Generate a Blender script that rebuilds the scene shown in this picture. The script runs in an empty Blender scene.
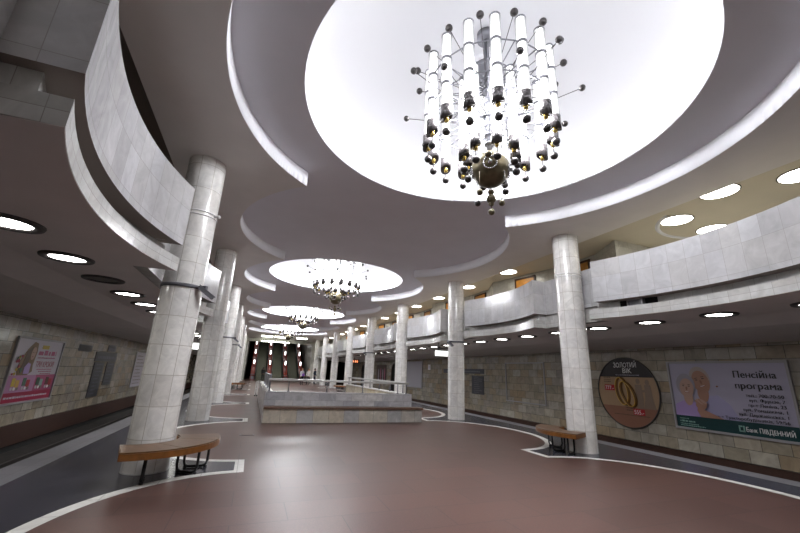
import bpy, bmesh, math, random
from mathutils import Vector, Matrix

SC = bpy.context.scene
C = SC.collection
PI = math.pi
random.seed(7)

# ------------------------------------------------------------------ camera, world, exposure
cam_d = bpy.data.cameras.new('camera')
cam = bpy.data.objects.new('camera', cam_d)
C.objects.link(cam)
_c = (400.0, 266.5)
_v1, _v3 = (252.0, 367.5), (453.0, -1008.0)          # vanishing points: along the hall, and up
_f = math.sqrt(-((_v1[0]-_c[0])*(_v3[0]-_c[0]) + (_v1[1]-_c[1])*(_v3[1]-_c[1])))
_y = Vector((_v1[0]-_c[0], -(_v1[1]-_c[1]), -_f)).normalized()
_z = Vector((_v3[0]-_c[0], -(_v3[1]-_c[1]), -_f)).normalized()
_x = _y.cross(_z)
cam.matrix_world = Matrix.Translation((0, 0, 1.6)) @ Matrix((_x, _y, _z)).to_4x4()
cam_d.sensor_width = 36
cam_d.lens = _f/800*36
cam_d.clip_start = .05
SC.camera = cam

world = bpy.data.worlds.new('world')
SC.world = world
world.use_nodes = True
world.node_tree.nodes['Background'].inputs[0].default_value = (.5, .5, .55, 1)
world.node_tree.nodes['Background'].inputs[1].default_value = .02

SC.view_settings.view_transform = 'Standard'
SC.view_settings.look = 'None'
SC.view_settings.gamma = 1
SC.view_settings.use_curve_mapping = False
SC.view_settings.exposure = 0.0
SC.cycles.use_denoising = True
SC.cycles.max_bounces = 8
SC.cycles.diffuse_bounces = 5
SC.cycles.glossy_bounces = 3
SC.cycles.sample_clamp_indirect = 6

COVE, TUBE, DOWN, UPPER, TUBELAMP = 27.0, 3.0, 24.0, 17.0, 20.0
ADDED_SPOT = 270.0                  # watts of each of the eight spots added inside a chandelier

X0 = 3.13                     # middle of the hall
BAY = 6.07
YC = [4.4 + BAY*k for k in range(8)]
COLY = [7.4 + BAY*k for k in range(8)]
CLX, CRX = -1.34, 7.60
YEND = 54.0
YBACK = -4.0
WLX, WRX = -6.57, 12.83

# ------------------------------------------------------------------ materials
M = {}
def new_mat(name):
    m = bpy.data.materials.new(name); m.use_nodes = True
    M[name] = m
    return m, m.node_tree, m.node_tree.nodes['Principled BSDF']

def plain(name, col, rough=.5, metal=0, noise=0, nscale=8, spec=.5):
    m, t, b = new_mat(name)
    b.inputs['Roughness'].default_value = rough
    b.inputs['Metallic'].default_value = metal
    b.inputs['Specular IOR Level'].default_value = spec
    b.inputs['Base Color'].default_value = (*col, 1)
    if noise:
        tc = t.nodes.new('ShaderNodeTexCoord'); n = t.nodes.new('ShaderNodeTexNoise')
        n.inputs['Scale'].default_value = nscale; n.inputs['Detail'].default_value = 5
        r = t.nodes.new('ShaderNodeValToRGB')
        r.color_ramp.elements[0].position = .3; r.color_ramp.elements[1].position = .7
        r.color_ramp.elements[0].color = (*[c*(1-noise) for c in col], 1)
        r.color_ramp.elements[1].color = (*[min(1, c*(1+noise)) for c in col], 1)
        t.links.new(tc.outputs['Object'], n.inputs['Vector'])
        t.links.new(n.outputs['Fac'], r.inputs['Fac'])
        t.links.new(r.outputs['Color'], b.inputs['Base Color'])
    return m

def glow(name, col, strength):
    m, t, b = new_mat(name)
    b.inputs['Base Color'].default_value = (.8, .8, .8, 1)
    b.inputs['Emission Color'].default_value = (*col, 1)
    b.inputs['Emission Strength'].default_value = strength
    return m

def tiles(name, cols, w, h, rough=.3, mortar=(.12, .11, .1), msize=.006, offset=.5, vein=.25, vscale=3.0, bump=0, spec=.5, shift=(0, 0)):
    """tiled stone in metres of the UV map: a random tone per tile, soft veins, thin joints"""
    m, t, b = new_mat(name)
    N, L = t.nodes.new, t.links.new
    b.inputs['Specular IOR Level'].default_value = spec
    tc = N('ShaderNodeTexCoord')
    mp = N('ShaderNodeMapping'); mp.inputs['Location'].default_value = (shift[0], shift[1], 0)
    L(tc.outputs['UV'], mp.inputs['Vector'])
    br = N('ShaderNodeTexBrick')
    br.offset = offset; br.offset_frequency = 2; br.squash = 1
    br.inputs['Color1'].default_value = (0, 0, 0, 1); br.inputs['Color2'].default_value = (1, 1, 1, 1)
    br.inputs['Mortar'].default_value = (.5, .5, .5, 1)
    br.inputs['Scale'].default_value = 1
    br.inputs['Mortar Size'].default_value = msize
    br.inputs['Mortar Smooth'].default_value = .1
    br.inputs['Bias'].default_value = 0
    br.inputs['Brick Width'].default_value = w
    br.inputs['Row Height'].default_value = h
    L(mp.outputs['Vector'], br.inputs['Vector'])
    r = N('ShaderNodeValToRGB'); r.color_ramp.interpolation = 'LINEAR'
    el = r.color_ramp.elements
    while len(el) < len(cols): el.new(.5)
    for i, c in enumerate(cols):
        el[i].position = i/(len(cols)-1) if len(cols) > 1 else 0
        el[i].color = (*c, 1)
    L(br.outputs['Color'], r.inputs['Fac'])
    n = N('ShaderNodeTexNoise'); n.inputs['Scale'].default_value = vscale; n.inputs['Detail'].default_value = 8
    n.inputs['Roughness'].default_value = .62; n.inputs['Distortion'].default_value = 1.2
    L(tc.outputs['Object'], n.inputs['Vector'])
    vr = N('ShaderNodeMapRange')
    vr.inputs['From Min'].default_value = .3; vr.inputs['From Max'].default_value = .7
    vr.inputs['To Min'].default_value = 1-vein; vr.inputs['To Max'].default_value = 1+vein*.5
    L(n.outputs['Fac'], vr.inputs['Value'])
    mu = N('ShaderNodeVectorMath'); mu.operation = 'SCALE'
    L(r.outputs['Color'], mu.inputs[0]); L(vr.outputs['Result'], mu.inputs['Scale'])
    mx = N('ShaderNodeMix'); mx.data_type = 'RGBA'
    L(br.outputs['Fac'], mx.inputs['Factor'])
    L(mu.outputs['Vector'], mx.inputs['A'])
    mx.inputs['B'].default_value = (*mortar, 1)
    L(mx.outputs['Result'], b.inputs['Base Color'])
    rr = N('ShaderNodeMapRange'); rr.inputs['To Min'].default_value = rough*.8; rr.inputs['To Max'].default_value = rough*1.25
    L(n.outputs['Fac'], rr.inputs['Value']); L(rr.outputs['Result'], b.inputs['Roughness'])
    return m

tiles('column_marble', [(.76, .735, .70), (.85, .835, .81), (.79, .775, .76), (.89, .875, .84)], .245, .476, rough=.16, mortar=(.46, .42, .37), msize=.004, offset=0, vein=.2, vscale=4)
tiles('parapet_marble', [(.49, .48, .49), (.57, .57, .59), (.53, .52, .52), (.61, .61, .63)], .34, .515, rough=.19, mortar=(.36, .34, .33), msize=.003, offset=0, vein=.16, vscale=3, shift=(0, .03), spec=.3)
tiles('fascia_marble', [(.50, .49, .47), (.60, .60, .59), (.54, .525, .50)], .36, .4, rough=.2, mortar=(.33, .31, .29), msize=.003, offset=0, vein=.18, vscale=3)
tiles('track_marble', [(.28, .25, .20), (.37, .32, .245), (.32, .295, .255), (.44, .405, .345), (.34, .265, .18), (.31, .29, .27)], .62, .34, rough=.16, mortar=(.06, .055, .05), msize=.006, offset=.5, vein=.3, vscale=2.2, shift=(0, 0))
tiles('balcony_marble', [(.50, .49, .45), (.60, .59, .55), (.55, .55, .52)], .4, .6, rough=.25, mortar=(.35, .34, .32), msize=.003, offset=0, vein=.2, vscale=2)
tiles('booth_marble', [(.42, .42, .46), (.62, .62, .64), (.50, .50, .53), (.70, .69, .68)], .55, .215, rough=.2, mortar=(.25, .25, .25), msize=.003, offset=.5, vein=.25, vscale=4)
tiles('booth_base_marble', [(.60, .52, .39), (.52, .52, .53), (.65, .59, .47), (.47, .47, .48), (.62, .56, .45)], .5, .43, rough=.25, mortar=(.2, .19, .17), msize=.004, offset=0, vein=.22, vscale=4)
tiles('booth_inner_marble', [(.52, .45, .28), (.60, .56, .42), (.50, .46, .36)], .6, .45, rough=.25, mortar=(.2, .19, .17), msize=.004, offset=0, vein=.22, vscale=4)
tiles('red_granite', [(.102, .051, .041), (.115, .059, .048), (.094, .048, .039), (.110, .059, .050)], 1.2, .6, rough=.37, mortar=(.045, .03, .027), msize=.005, offset=.5, vein=.45, vscale=55, spec=.30)
tiles('dark_granite', [(.034, .035, .049), (.046, .047, .062), (.039, .040, .054)], .9, .45, rough=.22, mortar=(.03, .03, .035), msize=.004, offset=.5, vein=.22, vscale=40, spec=.5)
tiles('white_marble_inlay', [(.72, .71, .68), (.84, .83, .80)], .5, .5, rough=.3, mortar=(.3, .29, .27), msize=.004, offset=0, vein=.15, vscale=6)
tiles('edge_granite', [(.145, .143, .158), (.175, .172, .187)], 1.0, .5, rough=.5, mortar=(.1, .1, .1), msize=.004, offset=0, vein=.15, vscale=30)
tiles('brown_granite', [(.042, .019, .014), (.050, .023, .016)], 1.2, .7, rough=.4, mortar=(.02, .012, .01), msize=.004, offset=0, vein=.2, vscale=20)
plain('ceiling_paint', (.78, .755, .735), .75, noise=.03, nscale=1.5)
plain('upper_ceiling_paint', (.80, .80, .86), .75, noise=.02, nscale=1.2)
plain('soffit_paint', (.74, .69, .67), .75, noise=.04, nscale=1.2)
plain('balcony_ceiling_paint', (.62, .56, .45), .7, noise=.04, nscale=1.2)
plain('dome_plaster', (.70, .70, .72), .8)
plain('ring_plaster', (.78, .78, .82), .6)
plain('pit_concrete', (.022, .018, .016), .9, noise=.3, nscale=6)
plain('rail_steel', (.05, .043, .04), .5, .6)
plain('black_void', (.006, .006, .006), .9)
plain('bronze', (.12, .098, .055), .3, .35, noise=.2, nscale=12)
plain('dark_bronze', (.05, .045, .045), .3, .7)
plain('cap_metal', (.075, .068, .07), .25, .35)
plain('gold_foil', (.65, .48, .14), .25, .9)
plain('chrome', (.65, .65, .68), .18, 1)
plain('silver_metal', (.16, .16, .18), .4, .3)
plain('steel_rail', (.62, .62, .60), .4, .7)
plain('grey_plate', (.25, .26, .31), .35, .6)
plain('black_steel', (.012, .012, .014), .35, .3)
plain('bench_edge_wood', (.19, .072, .016), .28, noise=.25, nscale=10)
plain('bench_plank', (.13, .07, .045), .5, noise=.2, nscale=12)
plain('dark_rim', (.05, .045, .045), .45)
plain('dead_lamp', (.10, .10, .09), .4)
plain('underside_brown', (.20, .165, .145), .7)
plain('balcony_ceiling_shaded', (.16, .13, .11), .8)  # left balcony ceiling: shade of the unlit balcony put into the colour
plain('white_wire', (.75, .75, .75), .5)
plain('camera_grey', (.22, .22, .25), .4)
plain('band_grey', (.12, .12, .14), .5)
plain('frame_alu', (.36, .35, .37), .4, .1)
plain('door_wood', (.52, .23, .04), .4, noise=.2, nscale=6)
plain('door_frame_wood', (.06, .025, .012), .5)
plain('violet_sign', (.12, .07, .45), .5)
plain('board_slate', (.045, .047, .062), .35)
plain('board_letter', (.16, .17, .20), .5)
plain('blank_white', (.50, .50, .58), .5)
plain('escalator_red', (.26, .03, .018), .35)
plain('escalator_step', (.13, .13, .095), .5, .3)
plain('escalator_dark', (.02, .017, .016), .4)
plain('tunnel_plaster', (.05, .045, .042), .8)
plain('sign_grey_box', (.14, .14, .15), .4)
plain('niche_wood', (.05, .02, .012), .5)
plain('skin', (.50, .30, .22), .6)
plain('hair_dark', (.02, .014, .012), .6)
plain('hair_fair', (.30, .16, .09), .6)
plain('cloth_black', (.015, .015, .018), .8)
plain('cloth_navy', (.02, .03, .055), .8)
plain('cloth_grey', (.42, .42, .44), .8)
plain('cloth_pale', (.55, .52, .48), .8)
plain('cloth_violet', (.16, .06, .28), .8)
# a lamp glass: bright core, clear darker rim
def lamp_glass():
    m, t, b = new_mat('lamp_glass')
    b.inputs['Base Color'].default_value = (.10, .10, .11, 1)
    b.inputs['Roughness'].default_value = .1
    lw = t.nodes.new('ShaderNodeLayerWeight'); lw.inputs['Blend'].default_value = .25
    r = t.nodes.new('ShaderNodeMapRange')
    r.inputs['From Min'].default_value = .10; r.inputs['From Max'].default_value = .42
    r.inputs['To Min'].default_value = TUBE; r.inputs['To Max'].default_value = .30
    t.links.new(lw.outputs['Facing'], r.inputs['Value'])
    b.inputs['Emission Color'].default_value = (1, 1, 1, 1)
    t.links.new(r.outputs['Result'], b.inputs['Emission Strength'])
lamp_glass()
glow('cove_light', (.96, .97, 1), COVE)
glow('down_light', (1, .98, .94), DOWN)
glow('upper_light', (1, .95, .84), UPPER)
glow('tube_light', (.98, 1, .84), TUBELAMP)
glow('sign_light', (.95, 1, .95), 1.6)
glow('led_orange', (1, .22, .02), 1.5)
glow('escalator_lamp', (1, .97, .95), 5)

def wood_top():
    m, t, b = new_mat('bench_wood')
    N, L = t.nodes.new, t.links.new
    tc = N('ShaderNodeTexCoord'); mp = N('ShaderNodeMapping'); mp.inputs['Scale'].default_value = (2, 18, 18)
    n = N('ShaderNodeTexNoise'); n.inputs['Scale'].default_value = 2; n.inputs['Detail'].default_value = 6
    r = N('ShaderNodeValToRGB')
    r.color_ramp.elements[0].position = .3; r.color_ramp.elements[1].position = .72
    r.color_ramp.elements[0].color = (.075, .036, .017, 1); r.color_ramp.elements[1].color = (.18, .095, .045, 1)
    L(tc.outputs['Object'], mp.inputs['Vector']); L(mp.outputs['Vector'], n.inputs['Vector'])
    L(n.outputs['Fac'], r.inputs['Fac']); L(r.outputs['Color'], b.inputs['Base Color'])
    b.inputs['Roughness'].default_value = .36
wood_top()

# ------------------------------------------------------------------ mesh building
class MB:
    """collects faces, with a UV in metres per corner, and links them as ONE mesh object"""
    def __init__(s): s.v = []; s.f = []; s.uv = []; s.mi = []; s.sm = []
    def face(s, pts, uv=None, mi=0, smooth=False):
        i = len(s.v); s.v += [tuple(p) for p in pts]
        s.f.append(tuple(range(i, i+len(pts))))
        if uv is None:
            a, b, c = Vector(pts[0]), Vector(pts[1]), Vector(pts[2])
            n = (b-a).cross(c-a)
            k = max(range(3), key=lambda q: abs(n[q]))
            uv = [((p[0], p[1]), (p[1], p[2]), (p[0], p[2]))[{2: 0, 0: 1, 1: 2}[k]] for p in pts]
        s.uv.append(uv); s.mi.append(mi); s.sm.append(smooth)
        return s
    def box(s, x0, x1, y0, y1, z0, z1, mi=0, M4=None):
        p = [(x, y, z) for x in (x0, x1) for y in (y0, y1) for z in (z0, z1)]
        F = [(0, 1, 3, 2), (4, 6, 7, 5), (0, 4, 5, 1), (2, 3, 7, 6), (0, 2, 6, 4), (1, 5, 7, 3)]
        for f in F:
            q = [Vector(p[i]) for i in f]
            if M4: q = [M4 @ v for v in q]
            s.face(q, mi=mi)
        return s
    def prism(s, plan, z0, z1, mi=0, smooth=(), side_mi=None, caps=True, bottom_mi=None):
        """plan: list of (x, y) anticlockwise"""
        n = len(plan); u = 0
        side_mi = mi if side_mi is None else side_mi
        for i in range(n):
            a, b = plan[i], plan[(i+1) % n]
            d = math.hypot(b[0]-a[0], b[1]-a[1])
            s.face([(*a, z0), (*b, z0), (*b, z1), (*a, z1)], [(u, z0), (u+d, z0), (u+d, z1), (u, z1)], side_mi, i in smooth)
            u += d
        if caps:
            s.face([(*p, z1) for p in plan], mi=mi)
            s.face([(*p, z0) for p in reversed(plan)], mi=mi if bottom_mi is None else bottom_mi)
        return s
    def lathe(s, prof, seg=24, cx=0, cy=0, mi=0, uvr=None, M4=None, a0=0, a1=2*PI):
        """prof: list of (r, z) upwards on the outside"""
        for i in range(seg):
            t0, t1 = a0+(a1-a0)*i/seg, a0+(a1-a0)*(i+1)/seg
            for (r0, z0), (r1, z1) in zip(prof, prof[1:]):
                q = []
                for r, t, z in ((r0, t0, z0), (r0, t1, z0), (r1, t1, z1), (r1, t0, z1)):
                    q.append(Vector((cx+r*math.cos(t), cy+r*math.sin(t), z)))
                R = uvr or max(r0, r1, .01)
                uv = [(R*t0, z0), (R*t1, z0), (R*t1, z1), (R*t0, z1)]
                if r0 < 1e-6: q = [q[0], q[2], q[3]]; uv = [uv[0], uv[2], uv[3]]
                elif r1 < 1e-6: q = q[:3]; uv = uv[:3]
                if M4: q = [M4 @ v for v in q]
                s.face(q, uv, mi, True)
        return s
    def cyl(s, a, b, r, seg=10, r2=None, mi=0, caps=True):
        a, b = Vector(a), Vector(b); d = b-a; L = d.length
        if L < 1e-6: return s
        M4 = Matrix.Translation(a) @ d.to_track_quat('Z', 'Y').to_matrix().to_4x4()
        r2 = r if r2 is None else r2
        prof = [(r, 0), (r2, L)]
        if caps: prof = [(0, 0)] + prof + [(0, L)]
        return s.lathe(prof, seg, mi=mi, M4=M4)
    def ball(s, c, r, seg=14, ring=8, mi=0):
        prof = [(r*math.sin(PI*i/ring), -r*math.cos(PI*i/ring)) for i in range(ring+1)]
        prof[0] = (0, -r); prof[-1] = (0, r)
        return s.lathe(prof, seg, mi=mi, M4=Matrix.Translation(c))
    def tube(s, pts, r, seg=8, mi=0, closed=False):
        """swept tube with rounded joints along a point list"""
        pts = [Vector(p) for p in pts]; n = len(pts); rings = []
        up = Vector((.13, .27, .95)).normalized()
        for i in range(n):
            if closed: d = pts[(i+1) % n]-pts[i-1]
            else: d = pts[min(i+1, n-1)]-pts[max(i-1, 0)]
            d.normalize(); x = d.cross(up)
            if x.length < .05: x = d.cross(Vector((1, 0, 0)))
            x.normalize(); y = d.cross(x)
            rings.append([pts[i]+r*(math.cos(2*PI*k/seg)*x+math.sin(2*PI*k/seg)*y) for k in range(seg)])
        m = n if closed else n-1
        for i in range(m):
            A, B = rings[i], rings[(i+1) % n]
            for k in range(seg):
                q = (k+1) % seg
                s.face([A[q], A[k], B[k], B[q]], mi=mi, smooth=True)
        if not closed:
            s.face(rings[0], mi=mi); s.face(list(reversed(rings[-1])), mi=mi)
        return s
    def build(s, name, mats, parent=None, weld=True, bevel=0):
        me = bpy.data.meshes.new(name)
        me.from_pydata(s.v, [], s.f)
        ul = me.uv_layers.new(name='UVMap')
        k = 0
        for uv in s.uv:
            for c in uv:
                ul.data[k].uv = c; k += 1
        if isinstance(mats, str): mats = [mats]
        for m in mats: me.materials.append(M[m])
        me.polygons.foreach_set('material_index', s.mi)
        me.polygons.foreach_set('use_smooth', s.sm)
        if weld:
            bm = bmesh.new(); bm.from_mesh(me)
            bmesh.ops.remove_doubles(bm, verts=bm.verts, dist=1e-5)
            bm.to_mesh(me); bm.free()
        me.update()
        o = bpy.data.objects.new(name, me); C.objects.link(o)
        if parent: o.parent = parent
        if bevel:
            b = o.modifiers.new('bevel', 'BEVEL'); b.width = bevel; b.segments = 2; b.limit_method = 'ANGLE'
        return o

def tag(o, label=None, cat=None, group=None, kind=None):
    if label: o['label'] = label
    if cat: o['category'] = cat
    if group: o['group'] = group
    if kind: o['kind'] = kind
    return o
def thing(name, label, cat, loc=(0, 0, 0), rz=0, group=None):
    o = bpy.data.objects.new(name, None); C.objects.link(o)
    o.location = loc; o.rotation_euler = (0, 0, rz); o.empty_display_size = .1
    return tag(o, label, cat, group)
def struct(name, mb, mats, **k): return tag(mb.build(name, mats, **k), kind='structure')
def copy_tree(o, parent=None):
    c = o.copy(); C.objects.link(c)
    if parent: c.parent = parent
    for ch in list(o.children): copy_tree(ch, c)
    return c
ORD = ['first', 'second', 'third', 'fourth', 'fifth', 'sixth', 'seventh', 'eighth', 'ninth', 'tenth', 'eleventh', 'twelfth',
       'thirteenth', 'fourteenth', 'fifteenth', 'sixteenth', 'seventeenth', 'eighteenth', 'nineteenth', 'twentieth'] + \
      ['twenty-'+w for w in ('first', 'second', 'third', 'fourth', 'fifth', 'sixth', 'seventh', 'eighth', 'ninth')] + ['thirtieth'] + \
      ['thirty-'+w for w in ('first', 'second', 'third', 'fourth', 'fifth', 'sixth', 'seventh', 'eighth', 'ninth')]
def mir(x): return 2*X0-x

# ------------------------------------------------------------------ FLOOR: red granite hall, white inlay, dark platforms
def lobe(y, sx, sy, xc, lim):
    best = lim
    for c in [YC[0]-BAY] + YC + [YC[-1]+BAY]:
        d = (y-c)/sy
        if abs(d) < 1: best = min(best, xc-sx*math.sqrt(1-d*d))
    return best
ys = set()
y = YBACK
while y < YEND: ys.add(round(y, 4)); y += .12
for c in [YC[0]-BAY] + YC:
    for s_ in (-1, 1):
        for e in (2.6, 2.59, 2.57, 2.54, 2.5, 2.45, 2.73, 2.72, 2.70, 2.66, 2.62):
            q = c+s_*e
            if YBACK < q < YEND: ys.add(round(q, 4))
ys.add(YEND); ys = sorted(ys)
fl = MB()
for a, b in zip(ys, ys[1:]):
    qa, qb = lobe(a+1e-6, 1.98, 2.58, .10, .10), lobe(b-1e-6, 1.98, 2.58, .10, .10)
    pa, pb = lobe(a+1e-6, 2.13, 2.73, .08, -.05), lobe(b-1e-6, 2.13, 2.73, .08, -.05)
    if a > 49.6: qa = qb = -.9; pa = pb = -1.03
    for L in (True, False):
        g = (lambda x: x) if L else mir
        def q4(xa0, xa1, xb0, xb1, mi):
            P = [(g(xa0), a, 0), (g(xa1), a, 0), (g(xb1), b, 0), (g(xb0), b, 0)]
            fl.face(P if L else P[::-1], [(p[0], p[1]) for p in (P if L else P[::-1])], mi)
        q4(qa, X0, qb, X0, 0)
        q4(pa, qa, pb, qb, 1)
        q4(-2.82, pa, -2.82, pb, 2)
        q4(-3.29, -2.82, -3.29, -2.82, 3)
for g in ((lambda x: x), mir):          # platform edges down to the pit
    fl.face([(g(-3.29), YBACK, -1.2), (g(-3.29), YEND, -1.2), (g(-3.29), YEND, 0), (g(-3.29), YBACK, 0)], mi=3)
struct('floor', fl, ['red_granite', 'white_marble_inlay', 'dark_granite', 'edge_granite'])

# ------------------------------------------------------------------ track beds, pit, track walls
for side, g in (('left', lambda x: x), ('right', mir)):
    p = MB()
    p.face([(g(-7.5), YBACK, -1.2), (g(-3.29), YBACK, -1.2), (g(-3.29), 80, -1.2), (g(-7.5), 80, -1.2)])
    struct('track_bed_'+side, p, 'pit_concrete')
    w = MB(); s_ = 1 if side == 'left' else -1
    X = g(-6.57); XB = g(-6.95)
    w.box(min(X, XB), max(X, XB), YBACK, YEND, -.34, 2.82)
    struct('wall_'+side, w, 'track_marble')
    w = MB(); X1 = g(-6.60)
    w.box(min(X1, XB), max(X1, XB), YBACK, YEND, -.98, -.36)
    struct('baseboard_'+side, w, 'brown_granite')
    w = MB(); X2 = g(-6.72)
    w.box(min(X2, XB), max(X2, XB), YBACK, YEND, -1.22, -.34)
    struct('trim_1' if side == 'left' else 'trim_2', w, 'black_void')
    for k, (nm, xr) in enumerate((('near', -4.1), ('far', -5.62))):
        r = MB(); x = g(xr)
        r.box(x-.035, x+.035, YBACK, 78, -1.06, -1.02).box(x-.012, x+.012, YBACK, 78, -1.18, -1.06).box(x-.07, x+.07, YBACK, 78, -1.2, -1.18)
        tag(r.build('running_rail', 'rail_steel'), f'dark steel running rail of the {side} track, {"beside the platform edge" if k == 0 else "beside the track wall"}', 'rail', 'running rails in the track pits')
    # black running tunnel beyond the platform end
    t = MB()
    for xx in (g(-6.9), g(-3.0)):
        t.box(xx-.1, xx+.1, YEND, 80, -1.12, 3.2)
    t.box(min(g(-6.9), g(-3.0)), max(g(-6.9), g(-3.0)), YEND, 80, 3.1, 3.3)
    t.box(min(g(-6.9), g(-3.0)), max(g(-6.9), g(-3.0)), 79.8, 80, -1.12, 3.2)
    struct('tunnel_'+side, t, 'black_void')

# ------------------------------------------------------------------ MAIN CEILING
ZL, ZU, RR, RH = 5.40, 5.72, 3.97, 3.0
RINGS = [q+.03 for q in YC[:7]]
FOLD = -2.0
def xl(y):
    best = X0
    for c in RINGS:
        d = y-c
        if abs(d) < RR: best = min(best, X0-math.sqrt(RR*RR-d*d))
    return best
cy = {YBACK, YEND}
for i, c in enumerate(RINGS):
    n = 72
    for j in range(n+1):
        yy = c-RR*math.cos(PI*j/n)
        cy.add(round(yy, 4))
    if i: cy.add(round((RINGS[i-1]+c)/2, 4))
cy = sorted(cy)
ce = MB()
for a, b in zip(cy, cy[1:]):
    xa, xb = xl(a+1e-5), xl(b-1e-5)
    for L in (True, False):
        g = (lambda x: x) if L else mir
        P = [(g(FOLD), a, ZL), (g(xa), a, ZL), (g(xb), b, ZL), (g(FOLD), b, ZL)]
        ce.face(P[::-1] if L else P, mi=0)
        if xa < X0-1e-3 or xb < X0-1e-3:
            R_ = [(g(xa), a, ZL), (g(xb), b, ZL), (g(xb), b, ZU), (g(xa), a, ZU)]
            ce.face(R_ if L else R_[::-1], mi=1, smooth=True)
# upper slab with round openings under the domes
HW = 4.05
def up_quad(y0, y1):
    ce.face([(X0-HW, y0, ZU), (X0-HW, y1, ZU), (X0+HW, y1, ZU), (X0+HW, y0, ZU)], mi=2)
for i, c in enumerate(RINGS):
    y0, y1 = c-BAY/2, c+BAY/2
    if i == 0: y0 = .3
    if i == len(RINGS)-1: y1 = c+4.0
    if i % 2: up_quad(y0, y1); continue
    n = 96
    def rim(t):
        dx, dy = math.cos(t), math.sin(t)
        k = HW/abs(dx) if abs(dx) > 1e-9 else 1e9
        k2 = ((y1-c) if dy > 0 else (c-y0))/abs(dy) if abs(dy) > 1e-9 else 1e9
        k = min(k, k2); return (X0+dx*k, c+dy*k, ZU)
    angs = [2*PI*j/n for j in range(n)] + [math.atan2(sy, sx) % (2*PI) for sx, sy in ((HW, y1-c), (-HW, y1-c), (-HW, y0-c), (HW, y0-c))]
    angs = sorted(set(round(q, 6) for q in angs)); angs.append(angs[0]+2*PI)
    for t0, t1 in zip(angs, angs[1:]):
        h0, h1 = ((X0+RH*math.cos(t), c+RH*math.sin(t)) for t in (t0, t1))
        ce.face([rim(t0), (*h0, ZU), (*h1, ZU), rim(t1)], mi=2)
        ce.face([(*h0, ZU), (*h0, ZU+.07), (*h1, ZU+.07), (*h1, ZU)], mi=1, smooth=True)
struct('ceiling', ce, ['ceiling_paint', 'ring_plaster', 'upper_ceiling_paint'])

LAMPY = [RINGS[0], RINGS[2], RINGS[4], RINGS[6]]
DW = ['nearest the camera', 'second from the camera', 'third from the camera', 'farthest, before the escalators']
for i, c in enumerate(LAMPY):
    d = MB(); RD, zb, hh = 3.35, ZU+.10, 1.75
    d.lathe([(RD, zb+.0)] + [(RD*math.cos(PI/2*j/14), zb+hh*math.sin(PI/2*j/14)) for j in range(1, 14)] + [(0, zb+hh)], 72, X0, c)
    d.lathe([(RH, ZU+.07), (RD, ZU+.07), (RD, zb)], 72, X0, c)
    struct('ceiling_dome', d, 'dome_plaster')
    l = MB(); rc = 3.14
    l.tube([(X0+rc*math.cos(2*PI*j/64), c+rc*math.sin(2*PI*j/64), ZU+.13) for j in range(64)], .028, 8, closed=True)
    tag(l.build('cove_lamp', 'cove_light'), f'ring of cove light hidden on the ledge of the ceiling dome {DW[i]}', 'lamp', 'cove lamps of the domes')

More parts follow.
